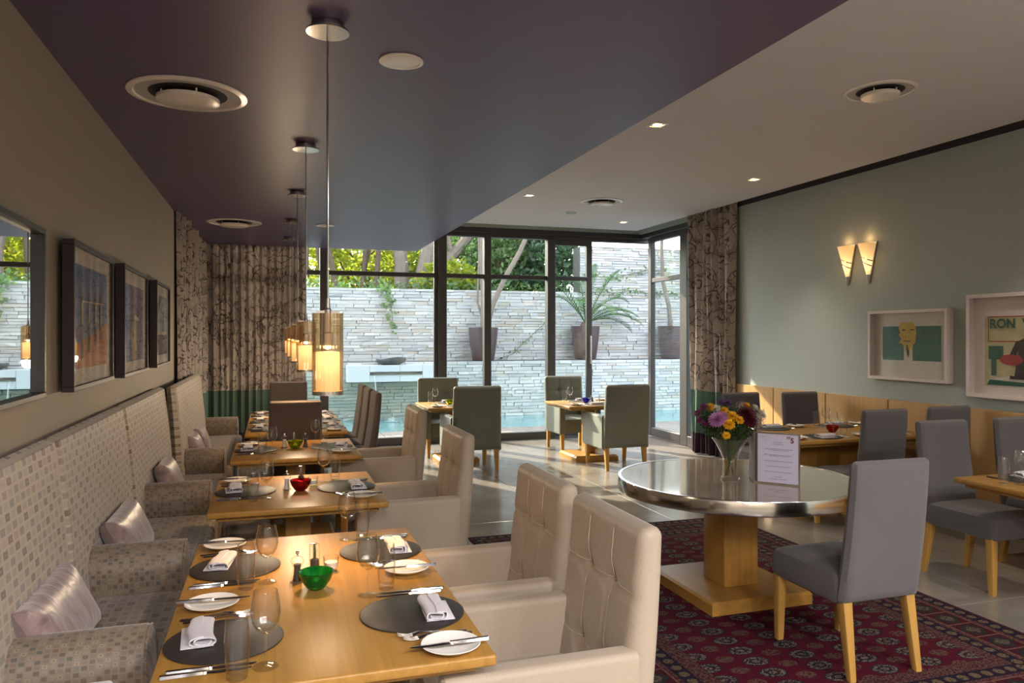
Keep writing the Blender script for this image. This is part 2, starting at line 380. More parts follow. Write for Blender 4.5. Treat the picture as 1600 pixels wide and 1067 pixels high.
def spawn(name, recipe, label, cat, loc, rz=0, group=None):
    """a thing from a recipe [(part name, mesh, [sub-parts])]; repeats share the meshes"""
    r = tag(link(name, None, None, loc, rz), label, cat, group)
    def grow(p, items):
        for it in items:
            o = link(it[0], it[1], p)
            if len(it) > 2: grow(o, it[2])
    grow(r, recipe); return r
def single(name, me, label, cat, loc, rz=0, group=None):
    return tag(link(name, me, None, loc, rz), label, cat, group)

def slab(w, h, z0, th0, th1, y0, y1, rc=.03, taper=1.0, dim=None, seams=None, nx=26, nz=30, bow=0, er=None, sym=False):
    """upholstered slab : outline w x h with round corners, thick th0..th1, leaning y0..y1; dimples and seams in its front (+y)"""
    mb = MB(); front, back = [], []
    def spread(n): return [(.5-.5*math.cos(math.pi*i/n))*.55+.45*i/n for i in range(n+1)]
    for t in spread(nz):
        for u in spread(nx):
            x, z = (2*u-1)*w/2, t*h
            ax, az = abs(x)-(w/2-rc), abs(z-h/2)-(h/2-rc)
            if ax > 0 and az > 0:
                L = math.hypot(ax, az)
                if L > rc: x = math.copysign(w/2-rc+ax*rc/L, x); z = h/2+math.copysign(h/2-rc+az*rc/L, z-h/2); L = rc
                de = rc-L
            else: de = min(w/2-abs(x), z, h-z)
            tt = z/h; th = th0+(th1-th0)*tt; r = er or th/2
            k = math.sqrt(max(0, 1-(1-min(de, r)/r)**2))
            yc = y0+(y1-y0)*tt+bow*(4*tt*(1-tt))
            sx = x*(taper+(1-taper)*(1-tt)); f = th/2*k
            if dim:
                for dx, dz in dim: f -= .020*math.exp(-((x-dx)**2+(z-dz)**2)/.0016)
                f += .006*k
            if seams:
                for q in seams[0]: f -= .007*math.exp(-((x-q)/.010)**2)*k
                for q in seams[1]: f -= .007*math.exp(-((z-q)/.010)**2)*k
            front.append((sx, yc+f, z0+z)); back.append((sx, yc-th/2*k, z0+z))
    n = nx+1; q = len(front); fs = []
    for j in range(nz):
        for i in range(nx):
            a = j*n+i; fs.append((a, a+n, a+n+1, a+1)); fs.append((q+a, q+a+1, q+a+n+1, q+a+n))
    mb.add(front+back, fs); bm = bmesh.new(); me = bpy.data.meshes.new('t'); me.from_pydata(mb.v, [], mb.f); bm.from_mesh(me)
    bmesh.ops.remove_doubles(bm, verts=bm.verts, dist=1e-5); bm.verts.index_update()
    r = MB(); r.v = [tuple(v.co) for v in bm.verts]; r.f = [tuple(v.index for v in f.verts) for f in bm.faces]; bm.free(); bpy.data.meshes.remove(me)
    r.front = (front, n); return r
rnd = random.Random(7)

# ------------------------------------------------------------------ the room
XL, XR, YF, YB = -.93, 5.75, 11.2, -3.0
fl = struct('floor', MB().box(XL-.1, XR+.2, YB, YF+.1, -.12, -.006), 'grout')
ts = .93; tile_me = MB().rbox(0, ts-.005, 0, ts-.005, -.006, 0, .0015, 1).mesh('tile', 'floor', False)
for i in range(8):
    for j in range(16):
        x, y = XL-.35+i*ts, YB+j*ts
        if x+ts < XR+.4 and y+ts < YF+.95:
            me = tile_me
            if x < XL or x+ts > XR or y+ts > YF+.1:
                me = MB().rbox(max(0, XL-x), min(ts-.005, XR+.15-x), 0, min(ts-.005, YF+.1-y), -.006, 0, .0015, 1).mesh('tile', 'floor', False)
            link('tile', me, fl, (x, y, 0))
struct('wall_left', MB().box(XL-.15, XL, YB, YF+.15, 0, 3.4), 'wall_left')
wr = struct('wall_right', MB().box(XR, XR+.16, YB, 8.72, 0, 3.6), 'wall_right')
struct('slot_shade', MB().box(XR-.012, XR-.001, YB, 8.72, 3.285, 3.55), 'gap')  # dark strip painted on the wall as the shade of the ceiling slot
# maple dado of separate panels with open joints
dj = [8.70, 7.64, 6.75, 5.88, 4.98, 4.08, 3.18, 2.28, 1.38, .48, -.42]
for a, b in zip(dj, dj[1:]):
    put('panel', MB().rbox(XR-.045, XR, b+.006, a-.006, .012, 1.0, .004, 1), 'panel', wr, False)
struct('wall_back', MB().box(XL-.1, XR+.1, YB-.12, YB, 0, 3.5), 'wall_left')
struct('wall_far', MB().box(XL-.1, XL+.06, YF, YF+.15, 0, 3.4), 'wall_left')
struct('ceiling', MB().box(XL-.1, 2.05, YB, 11.08, 2.87, 3.5), 'purple')
struct('ceiling.001', MB().box(2.04, 5.58, YB, 10.92, 3.30, 3.5), 'ceil')
struct('trim_2', MB().box(2.048, 2.056, YB, 11.08, 2.875, 3.30), 'ceil')
struct('ceiling.002', MB().box(XL-.2, XR+.6, YB-.2, YF+.2, 3.60, 3.8), 'ceil')
struct('trim_3', MB().box(XL-.1, XR+.25, YF-.03, YF+.15, 3.275, 3.62), 'lintel')
struct('trim_4', MB().box(XR, XR+.25, 8.72, YF-.03, 3.275, 3.62), 'lintel')
struct('baseboard_left', MB().box(XL, XL+.015, YB, YF, 0, .1), 'wood_y')

# ---- glazing; each stile, rail and pane is a piece of its window or door
def glaz(name, label):
    o = link(name, None); o['kind'] = 'structure'; o['label'] = label; return o
def bar(p, nm, x0, x1, y0, y1, z0, z1): return put(nm, MB().rbox(x0, x1, y0, y1, z0, z1, .006, 1), 'frame', p, False)
def pane(p, x0, x1, y0, y1, z0, z1): return put('pane', MB().box(x0, x1, y0, y1, z0, z1), 'pane', p, False)
Y0, Y1 = YF-.02, YF+.10
wn = glaz('window_1', 'tall bronze framed garden window in the far wall with a transom')
bar(wn, 'header', -.86, 5.95, Y0-.02, Y1+.04, 3.20, 3.28); bar(wn, 'header', -.86, 5.95, Y0+.01, Y1, 3.14, 3.199)
bar(wn, 'sill', -.86, 4.20, Y0, Y1, 0, .11)
bar(wn, 'mullion', .665, .785, Y0-.02, Y1, 0.0, 3.14)
bar(wn, 'mullion', 2.40, 2.53, Y0, Y1, .11, 3.14); bar(wn, 'mullion', 2.345, 2.395, Y0+.05, Y1, .11, 3.14)
bar(wn, 'mullion', 3.12, 3.23, Y0, Y1, .11, 3.14); bar(wn, 'mullion', 4.15, 4.28, Y0-.02, Y1, 0, 3.14)
for a, b in ((-.86, .665), (.785, 2.345), (2.53, 3.12), (3.23, 4.15)):
    bar(wn, 'transom', a, b, Y0+.02, Y1-.02, 2.50, 2.565)
    pane(wn, a, b, YF+.036, YF+.044, .11, 2.50); pane(wn, a, b, YF+.036, YF+.044, 2.565, 3.14)
dr = glaz('door_1', 'bronze framed sliding glass door with a steel pull handle, standing open')
y0, y1 = YF+.0, YF+.06
bar(dr, 'stile', 4.83, 4.925, y0, y1, .02, 3.135); bar(dr, 'rail', 4.29, 4.825, y0, y1, .02, .13); bar(dr, 'rail', 4.29, 4.825, y0, y1, 3.06, 3.135)
bar(dr, 'transom', 4.29, 4.825, y0+.005, y1-.005, 2.50, 2.565)
pane(dr, 4.29, 4.825, YF+.026, YF+.034, .13, 2.50); pane(dr, 4.29, 4.825, YF+.026, YF+.034, 2.565, 3.06)
h = put('handle', MB().tube([(4.875, y0-.06, 1.17), (4.875, y0-.06, 1.62)], .014, 10), 'steel', dr)
put('handle_bracket', MB().tube([(4.875, y0-.06, 1.29), (4.875, y0+.01, 1.29)], .009, 8).tube([(4.875, y0-.06, 1.52), (4.875, y0+.01, 1.52)], .009, 8), 'steel', h)
x0, x1 = 5.80, 5.88
d2 = glaz('door_2', 'bronze framed glass sliding door at the open corner of the room')
bar(d2, 'header', x0-.03, x1+.06, 8.72, YF-.03, 3.20, 3.28)
bar(d2, 'stile', x0, x1, 10.86, 10.96, .02, 3.19); bar(d2, 'stile', x0, x1, 9.77, 9.97, 0, 3.19)
bar(d2, 'rail', x0, x1, 9.97, 10.86, .02, .15); bar(d2, 'rail', x0, x1, 9.97, 10.86, 3.12, 3.19); bar(d2, 'transom', x0+.01, x1-.01, 9.97, 10.86, 2.47, 2.54)
pane(d2, x0+.036, x0+.044, 9.97, 10.86, .15, 2.47); pane(d2, x0+.036, x0+.044, 9.97, 10.86, 2.54, 3.12)
w2 = glaz('window_2', 'bronze framed glass panel beside the right curtain')
bar(w2, 'rail', x0, x1, 8.72, 9.765, 0, .15); bar(w2, 'rail', x0, x1, 8.72, 9.765, 3.12, 3.19); bar(w2, 'transom', x0+.01, x1-.01, 8.72, 9.765, 2.47, 2.54)
pane(w2, x0+.036, x0+.044, 8.72, 9.765, .15, 2.47); pane(w2, x0+.036, x0+.044, 8.72, 9.765, 2.54, 3.12)
struct('trim_5', MB().rbox(4.28, 5.9, YF-.03, YF+.10, -.004, .012, .004, 1), 'frame')

# ---- curtains : printed cloth, green band, purple hem
def curtain(label, p0, p1, ztop, ncyc, amp, seed, nrm):
    t = tag(link('curtain', None, None, (*p0, 0)), label, 'curtain'); q = random.Random(seed)
    d = Vector((p1[0]-p0[0], p1[1]-p0[1], 0)); L = d.length; d.normalize(); N = Vector((*nrm, 0)); n = ncyc*12
    ph = [q.uniform(.7, 1.3) for _ in range(ncyc+2)]; acc = [0]
    for v in ph: acc.append(acc[-1]+v)
    tot = acc[ncyc]
    def off(u, z):
        s = u*tot; k = max(i for i in range(ncyc+1) if acc[i] <= s+1e-9); f = (s-acc[k])/ph[k]
        return amp*ph[k]*(.5-.5*math.cos(2*math.pi*f))*(.75+.25*math.cos(z*.9+k)) + amp*.12*math.sin(u*97+z*1.3)
    for nm, m, za, zb in (('patterned_panel', 'curtain', .87, ztop), ('green_band', 'curtain_green', .29, .87), ('purple_hem', 'curtain_purple', .015, .29)):
        mb = MB(); nz = max(2, int((zb-za)/.12)); vs = []
        for side in (0, .004):
            for j in range(nz+1):
                z = za+(zb-za)*j/nz
                for i in range(n+1):
                    u = i/n; vs.append(d*(L*u)+N*(off(u, z)+side)+Vector((0, 0, z)))
        fs = []; w1 = n+1; h1 = (nz+1)*w1
        for j in range(nz):
            for i in range(n):
                a = j*w1+i; fs += [(a, a+1, a+w1+1, a+w1), (h1+a, h1+a+w1, h1+a+w1+1, h1+a+1)]
        for i in range(n): a, b = i, nz*w1+i; fs += [(a, h1+a, h1+a+1, a+1), (b, b+1, h1+b+1, h1+b)]
        for j in range(nz): a, b = j*w1, j*w1+n; fs += [(a, a+w1, h1+a+w1, h1+a), (b, h1+b, h1+b+w1, b+w1)]
        put(nm, mb.add(vs, fs), m, t)
    return t
curtain('patterned curtain with green band hanging along the left wall behind the banquette', (-.91, 8.25), (-.91, 10.93), 2.874, 19, .075, 1, (1, 0))
curtain('wide patterned curtain with green band across the far left window', (-.915, 11.06), (.47, 11.06), 2.874, 15, .10, 2, (0, -1))
curtain('patterned curtain with green band and purple hem beside the right glass door', (5.70, 8.38), (5.66, 9.36), 3.40, 10, .13, 3, (-1, 0))

# ------------------------------------------------------------------ ceiling fittings
def vent(label, x, y, z, r):
    t = tag(link('ceiling_vent', None, None, (x, y, z)), label, 'vent', 'round ceiling vents')
    put('rim', MB().lathe([(r*1.0, 0), (r, -.007), (r*.90, -.012), (r*.87, -.005)], 48), 'white', t)
    put('cone', MB().lathe([(r*.868, -.005), (r*.84, -.004), (r*.66, -.0025), (r*.655, .001)], 48), 'dull_white', t)
    put('throat', MB().lathe([(r*.654, -.0012), (0, -.0012)], 40), 'gap', t)  # flat disc coloured dark as the shade inside the opening
    put('disc', MB().lathe([(0, -.045), (r*.50, -.045), (r*.53, -.040), (r*.53, -.024), (r*.50, -.020), (0, -.020)], 48), 'white', t)
    for a in (.4, 1.9, 3.6, 5.1):
        put('strut', MB().tube([(r*.46*math.cos(a), r*.46*math.sin(a), -.025), (r*.46*math.cos(a), r*.46*math.sin(a), .0)], .005, 6), 'white', t)
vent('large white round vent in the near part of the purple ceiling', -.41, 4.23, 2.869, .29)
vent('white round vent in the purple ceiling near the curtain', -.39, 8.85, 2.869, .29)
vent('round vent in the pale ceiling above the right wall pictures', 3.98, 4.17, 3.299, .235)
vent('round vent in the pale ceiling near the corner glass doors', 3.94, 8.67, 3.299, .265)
def speaker(label, x, y, z, r, m='white'):
    t = tag(link('ceiling_speaker', None, None, (x, y, z)), label, 'speaker', 'flush ceiling speakers')
    put('rim', MB().lathe([(r, 0), (r, -.006), (r*.84, -.009), (r*.83, -.003)], 40), m, t)
    put('grille', MB().lathe([(r*.83, -.004), (r*.5, -.006), (0, -.006)], 40), m, t)
speaker('flush round white speaker in the purple ceiling beside the nearest pendant', .563, 3.425, 2.869, .10)
speaker('flush round speaker in the purple ceiling near the far window', .58, 8.79, 2.869, .10)
speaker('small grey round speaker in the pale ceiling near the window', 3.90, 9.57, 3.299, .075, 'dull')
M['lamp_on'] = emit('lamp_glow', (1, .62, .22), 14)
for x, y, lb in ((2.93, 5.38, 'square recessed downlight nearest in the pale ceiling, by the purple edge'), (4.94, 6.94, 'square recessed downlight over the wall tables on the right'),
                 (2.94, 8.54, 'square recessed downlight by the purple edge, farther along'), (4.96, 10.14, 'square recessed downlight closest to the open corner doors')):
    t = tag(link('downlight', None, None, (x, y, 3.30)), lb, 'light', 'square downlights')
    s = .065
    put('bezel', MB().box(-s, s, -s, -s*.72, -.006, .001).box(-s, s, s*.72, s, -.006, .001).box(-s, -s*.72, -s*.72, s*.72, -.006, .001).box(s*.72, s, -s*.72, s*.72, -.006, .001), 'white', t, False)
    put('bulb', MB().lathe([(0, -.006), (.032, -.004), (.036, .001), (0, .001)], 20), 'lamp_on', t)
    l = lamp('SPOT', 'down_beam', (x, y, 3.285), 46, (1, .86, .68), .03, spot_size=R(80), spot_blend=.8); l.parent = None
for x, y in ((4.95, 4.0), (4.95, 1.2), (2.9, 1.6)):  # added beams without fittings, brightening the right side and foreground
    lamp('SPOT', 'down_beam', (x, y, 3.285), 42, (1, .86, .68), .03, spot_size=R(85), spot_blend=.8)

# ---- pendants
cano = MB().lathe([(0, 0), (.062, 0), (.064, -.004), (.064, -.030), (.085, -.032), (.085, -.040), (.0, -.040)], 40).mesh('canopy', 'steel')
rod = MB().tube([(0, 0, -.04), (0, 0, -1.15)], .0045, 8).mesh('rod', 'steel')
cap_ = MB().lathe([(.0, -1.10), (.008, -1.10), (.010, -1.14), (.014, -1.145), (.014, -1.235), (.022, -1.24), (.022, -1.29), (0, -1.29)], 20).mesh('lamp_holder', 'dull')
bar_ = MB().box(-.045, .045, -.006, .006, -1.160, -1.150).mesh('cross_bar', 'dull', False)
M['fluted'] = thinglass('fluted_glass', (.90, .80, .66), .5, (1, .93, .82), .10, .8)
M['frosted'] = emit('frosted_glass', (1, .66, .33), 1.0); M['bulb'] = emit('bulb_glow', (1, .80, .50), 12)
# the frosted sleeve is lit by the bulb inside it : it gives off light, more of it close to the bulb
_nt = M['frosted'].node_tree; _mm = Mat.__new__(Mat); _mm.m = M['frosted']; _mm.nt = _nt; _mm.b = _nt.nodes['Principled BSDF']
_z = _mm.xyz()[2]; _dz = (_z+1.345).abs()
_mm.link((_dz*_dz*260+1.0)._m('POWER', -1.0)*.75+.33, _mm.b.inputs['Emission Strength'])
shade = MB().lathe([(.060, -1.16), (.060, -1.482), (.057, -1.482), (.057, -1.16)], 96, rip=(.02, 24)).mesh('outer_shade', 'fluted', True, 60)
inner = MB().lathe([(0, -1.312), (.044, -1.314), (.047, -1.320), (.047, -1.476), (.044, -1.476)], 40).mesh('inner_shade', 'frosted')
bulb = MB().lathe([(0, -1.26), (.012, -1.262), (.014, -1.28), (.012, -1.30), (0, -1.305)], 16).mesh('bulb', 'bulb')
ring = MB().lathe([(.0605, -1.470), (.0605, -1.486), (.050, -1.486), (.050, -1.482)], 48).mesh('rim', 'dull')
ORD = ['nearest', 'second', 'third', 'fourth', 'farthest']
for i, y in enumerate((3.1, 5.1, 6.8, 8.46, 10.0)):
    spawn('pendant_lamp', [('canopy', cano), ('rod', rod), ('lamp_holder', cap_, [('bulb', bulb)]), ('cross_bar', bar_), ('outer_shade', shade, [('rim', ring)]), ('inner_shade', inner)],
          'fluted glass cylinder pendant lamp on a steel rod, %s of the five in the row' % ORD[i], 'lamp', (.215, y, 2.87), 0, 'row of glass pendants')
    lamp('POINT', 'pendant_glow', (.215, y, 1.36), (2.6, 4, 6.5, 10, 10)[i], (1, .76, .50), .055)
    lamp('SPOT', 'pendant_beam', (.215, y, 1.375), (16, 12, 6, 4, 4)[i], (1, .60, .22), .045, spot_size=R(95), spot_blend=.9)

# ------------------------------------------------------------------ banquette on the left wall
def banquette(y0, y1, sy0, sy1, label, near_arm=False, bx=-.868):
    t = tag(link('banquette', None, None, (0, 0, 0)), label, 'bench', 'banquette seats along the left wall')
    L = sy1-sy0
    mtx = Matrix.Translation((bx, (sy0+sy1)/2, 0)) @ Matrix.Rotation(R(-90), 4, 'Z')      # slab front (+y) turns to +x
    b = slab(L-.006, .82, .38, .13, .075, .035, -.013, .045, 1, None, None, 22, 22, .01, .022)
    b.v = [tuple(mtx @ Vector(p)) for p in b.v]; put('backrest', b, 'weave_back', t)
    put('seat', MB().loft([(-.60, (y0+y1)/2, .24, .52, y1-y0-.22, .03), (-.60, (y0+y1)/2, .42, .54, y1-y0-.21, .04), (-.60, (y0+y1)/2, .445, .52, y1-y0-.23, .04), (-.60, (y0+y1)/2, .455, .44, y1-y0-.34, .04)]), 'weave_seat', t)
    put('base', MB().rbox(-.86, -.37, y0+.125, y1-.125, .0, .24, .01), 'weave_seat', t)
    for ya in ([y0] if near_arm else [])+[y1]:
        a = MB(); pr = []
        for k in range(9): q = math.pi*k/8; pr.append((.118*math.cos(q), .535+.118*math.sin(q)))
        pr = [(.105, .02), (.10, .46)]+pr+[(-.10, .46), (-.105, .02)]
        vs, fs = [], []; n = len(pr)
        for x, k in ((-.86, 1), (-.40, 1), (-.385, .97), (-.378, .9)): vs += [(x, ya+k*py, .34+(pz-.34)*k if pz > .34 else pz) for py, pz in pr]
        for j in range(3):
            for i in range(n): fs.append((j*n+i, j*n+(i+1) % n, (j+1)*n+(i+1) % n, (j+1)*n+i))
        fs += [tuple(range(n)), tuple(range(3*n, 4*n))]
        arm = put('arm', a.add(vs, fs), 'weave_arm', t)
        put('piping', MB().tube([(-.388, ya+.985*py, .34+(pz-.34)*.985 if pz > .34 else pz) for py, pz in pr], .005, 6), 'weave_arm', arm)
banquette(2.78, 3.90, 2.20, 3.52, 'banquette seat with two rolled arms at the nearest table', True)
banquette(3.92, 5.45, 3.52, 5.02, 'banquette seat between second and third rolled arms, by the table with a red bowl')
banquette(5.47, 7.02, 5.02, 6.85, 'banquette seat with one small cushion beside the table with the lime bowl')
banquette(7.04, 9.62, 6.85, 9.20, 'banquette seat at the far end below the curtain, with two cushions', False, -.79)
def cushion(label, x, y, z, L, H, lean, rz=0):
    b = slab(L, H, -H/2, .13, .13, 0, 0, .012, 1, None, None, 24, 18, 0, H*.48)
    for i, (px, py, pz) in enumerate(b.v):
        b.v[i] = (px*(1-.10*math.cos(pz/H*math.pi)*(abs(px)/(L/2))**4*.8), py, pz*(1-.06*(1-(abs(px)/(L/2))**6)))
    t = tag(link('cushion', None, None, (x, y, z)), label, 'cushion', 'satin cushions on the banquette')
    t.rotation_euler = (0, R(lean), R(-90)+rz)
    t.rotation_euler = (Matrix.Rotation(rz, 3, 'Z') @ Matrix.Rotation(R(lean), 3, 'Y') @ Matrix.Rotation(R(-90), 3, 'Z')).to_euler()
    put('cover', b, 'satin', t)
    e = [(-L/2, 0, -H/2), (L/2, 0, -H/2), (L/2, 0, H/2), (-L/2, 0, H/2)]
    put('piping', MB().tube([(px*.985, 0, pz*.94) for px, _, pz in (e[0], e[1])], .004, 6).tube([(px*.985, 0, pz*.94) for px, _, pz in (e[3], e[2])], .004, 6), 'satin', t)
cushion('large mauve satin cushion leaning on the nearest banquette back', -.725, 3.07, .605, .60, .29, -26)
cushion('mauve satin cushion on the second banquette seat, beyond the nearest one', -.70, 4.32, .595, .62, .29, -24)
cushion('small mauve satin cushion on the third banquette seat', -.695, 5.92, .60, .46, .28, -22)
cushion('nearer of two small mauve cushions at the far end of banquette', -.66, 7.50, .59, .40, .29, -20)
cushion('farther of two small mauve cushions at the far end of banquette', -.655, 8.05, .59, .40, .29, -20)
t = tag(link('console', None, None, (-.62, 1.78, 0)), 'cream topped low console, only its corner showing at the bottom left', 'table')
put('top', MB().rbox(-.26, .235, -.38, .38, .705, .74, .012, 3), 'ceil', t); put('cabinet', MB().rbox(-.25, .21, -.36, .36, .0, .704, .006), 'ceil', t)

# ------------------------------------------------------------------ chairs
def leg_me(name, x, y, dx, dy, z1, w1, w0, m='leg'):
    return MB().loft([(x+dx, y+dy, 0, w0, w0, .004), (x+dx*.98, y+dy*.98, .01, w0*1.05, w0*1.05, .004), (x, y, z1, w1, w1, .005)], 2).mesh(name, m)
def side_chair(fab, H=1.03):
    seat = MB().loft([(0, .02, .345, .44, .50, .03), (0, .02, .36, .455, .515, .035), (0, .02, .45, .455, .515, .04), (0, .02, .475, .44, .50, .05), (0, .02, .49, .38, .44, .06), (0, .02, .495, .26, .32, .06)], 5).mesh('seat', fab)
    back = slab(.455, H-.345, .345, .085, .060, -.225, -.315, .022, .97, None, None, 20, 24, -.012).mesh('backrest', fab)
    r = [('seat', seat), ('backrest', back)]
    for sx in (-1, 1):
        r.append(('leg', leg_me('leg', sx*.195, .235, 0, .008, .36, .052, .034)))
        r.append(('leg', leg_me('leg', sx*.185, -.225, sx*.008, -.055, .36, .052, .032)))
    return r
def arm_chair(fab, st, tuft, H=1.03):
    w = .62
    r = [('seat', MB().loft([(0, .02, .27, .45, .56, .02), (0, .02, .43, .46, .58, .03), (0, .02, .455, .45, .56, .05), (0, .02, .47, .38, .48, .06), (0, .02, .473, .26, .36, .06)], 5).mesh('seat', fab))]
    hz = [.30, .56]
    dim = [(sx*.095, z) for sx in (-1, 1) for z in hz]
    sb = slab(w-.02, H-.26, .26, .125, .075, -.255, -.335, .035, .97, dim, ([-.095, .095], hz), 44, 40, -.01)
    back = sb.mesh('backrest', fab); fr, n = sb.front
    def on(x, z):
        return min(fr, key=lambda p: (p[0]-x)**2+(p[2]-.26-z)**2)
    sub = []
    if tuft == 'seams':
        for q in (-.095, .095): sub.append(('stitching', MB().tube([Vector((q, on(q, z)[1]+.0015, .26+z)) for z in [.10+.025*i for i in range(26)]], .0016, 5).mesh('stitching', st)))
        for z in hz: sub.append(('stitching', MB().tube([Vector((x, on(x, z)[1]+.0015, .26+z)) for x in [-.27+.03*i for i in range(19)]], .0016, 5).mesh('stitching', st)))
    for x, z in dim:
        p = on(x, z); sub.append(('button', MB().lathe([(0, .006), (.008, .004), (.011, -.002), (0, -.002)], 12, mtx=Matrix.Translation((x, p[1]+.001, .26+z)) @ Matrix.Rotation(R(-90), 4, 'X')).mesh('button', fab)))
    r.append(('backrest', back, sub))
    for sx in (-1, 1):
        secs = []
        mt = Matrix.Translation((sx*.268, 0, 0)) @ Matrix.Rotation(R(-90), 4, 'X')
        # arm built along y : width .085, height .25...66
        a = MB(); a.loft([(0, -.455, y, .085*k, .41*kk, .022) for y, k, kk in ((-.27, 1, 1), (.30, 1, .985), (.325, .96, .97), (.334, .80, .93))], 4, True, mt)
        r.append(('arm', a.mesh('arm', fab)))
        r.append(('leg', leg_me('leg', sx*.255, .275, 0, .01, .27, .056, .036)))
        r.append(('leg', leg_me('leg', sx*.25, -.265, 0, -.03, .27, .056, .036)))
    return r
GREY, BROWN = side_chair('grey'), side_chair('brown', 1.06)
CREAM, GREEN = arm_chair('cream', 'stitch_c', 'seams'), arm_chair('green', 'stitch_g', 'buttons')
for x, y, lb in ((.79, 2.37, 'cream upholstered armchair closest to the camera, at the nearest table'), (.80, 3.07, 'cream upholstered armchair next to the closest one, at the nearest table'),
                 (.80, 4.68, 'cream upholstered armchair at the table with the red bowl'), (.82, 6.25, 'cream upholstered armchair farthest along the banquette tables, by the lime bowl')):
    spawn('armchair', CREAM, lb, 'chair', (x, y, 0), R(90), 'cream armchairs facing the banquette')
for x, y, rz, lb in ((4.09, 8.58, 0, 'sage green armchair with its plain back to us at the right window table'), (4.10, 10.05, 180, 'sage green buttoned armchair facing us behind the table with the blue bowl'),
                     (2.31, 8.92, 0, 'sage green armchair with its back to us at the left window table'), (2.24, 10.15, 180, 'sage green buttoned armchair facing us behind the left window table')):
    spawn('armchair', GREEN, lb, 'chair', (x, y, 0), R(rz), 'green armchairs by the window')
for x, y, rz, lb in ((2.765, 3.15, 0, 'large grey dining chair in the foreground, standing on the rug with its back to us'), (4.70, 5.19, 0, 'grey dining chair with its back to us, behind the menu holder'),
                     (5.42, 5.24, 0, 'grey dining chair nearest the wall panels, mostly hidden by the chair before it'), (4.66, 6.46, 180, 'grey dining chair behind the bouquet, beside the patterned curtain'),
                     (5.31, 6.36, 180, 'grey dining chair facing us against the wood panels, behind the wine glasses'), (4.48, 3.82, 180, 'grey dining chair facing the table at the right edge, its seat turned to us'),
                     (5.19, 3.82, 180, 'grey dining chair cut by the right edge of the picture')):
    spawn('dining_chair', GREY, lb, 'chair', (x, y, .0107 if y < 3.3 else 0), R(rz), 'grey dining chairs')
for x, y, rz, lb in ((.20, 7.10, 0, 'brown dining chair with its back to us at the long end table'), (.20, 9.33, 180, 'brown dining chair at the far head of the long end table'),
                     (.70, 7.72, 90, 'brown dining chair seen edge-on, nearest of three beside the long end table'), (.70, 8.32, 90, 'brown dining chair seen edge-on, middle of three beside the long end table'),
                     (.70, 8.92, 90, 'brown dining chair seen edge-on, farthest of three beside the long end table')):
    spawn('dining_chair', BROWN, lb, 'chair', (x, y, 0), R(rz), 'brown dining chairs')

# ------------------------------------------------------------------ tables
TZ = .73
def table(label, x0, x1, y0, y1, posts, grain='wood_y', plinth=.30, post=.07, panel=None, ply=None):
    ply = ply or plinth
    cx, cy = (x0+x1)/2, (y0+y1)/2; a, b = (x1-x0)/2, (y1-y0)/2
    t = tag(link('table', None, None, (cx, cy, 0)), label, 'table')
    put('tabletop', MB().rbox(-a, a, -b, b, TZ-.032, TZ, .008, 3), grain, t)
    put('under_frame', MB().rbox(-a+.045, a-.045, -b+.045, b-.045, TZ-.058, TZ-.0325, .004, 1), grain, t)
    for px, py in posts:
        if panel: put('pedestal', MB().rbox(px-panel[0], px+panel[0], py-panel[1], py+panel[1], .075, TZ-.0585, .005), 'wood_z', t)
        else: put('pedestal', MB().rbox(px-post, px+post, py-post, py+post, .075, TZ-.0585, .005), 'wood_z', t)
        put('plinth', MB().loft([(px, py, 0, 2*plinth, 2*ply, .006), (px, py, .05, 2*plinth, 2*ply, .006), (px, py, .074, 2*plinth-.05, 2*ply-.05, .006)], 2), 'wood_y', t)
    return t
table('nearest honey maple table laid for four beside the banquette', -.30, .60, 2.02, 3.50, [(0, -.36), (0, .36)], plinth=.26)
table('honey maple table holding the red glass bowl, second along the banquette', -.31, .60, 4.06, 5.02, [(0, 0)])
table('honey maple table holding the lime bowl, third along the banquette', -.28, .645, 5.70, 6.68, [(0, 0)])
table('long maple table at the end of the banquette, ringed by brown chairs', -.23, .69, 7.18, 9.12, [(0, -.6), (0, .6)], plinth=.26)
table('square maple table at the window, left one, with a lime bowl', 1.83, 2.71, 9.12, 10.0, [(0, 0)], 'wood_x', .26)
table('square maple table at the window by the open door, with a blue bowl', 3.56, 4.46, 8.80, 9.70, [(0, 0)], 'wood_x')
table('maple table by the panelled wall behind the menu, with a red bowl', 3.98, 5.66, 5.30, 6.36, [(.05, 0)], 'wood_x', .45, .07, (.42, .15), .21)
table('maple table cut by the right edge of the picture', 4.09, 5.55, 2.62, 3.69, [(.05, 0)], 'wood_x', .40, .07, (.30, .16), .28)

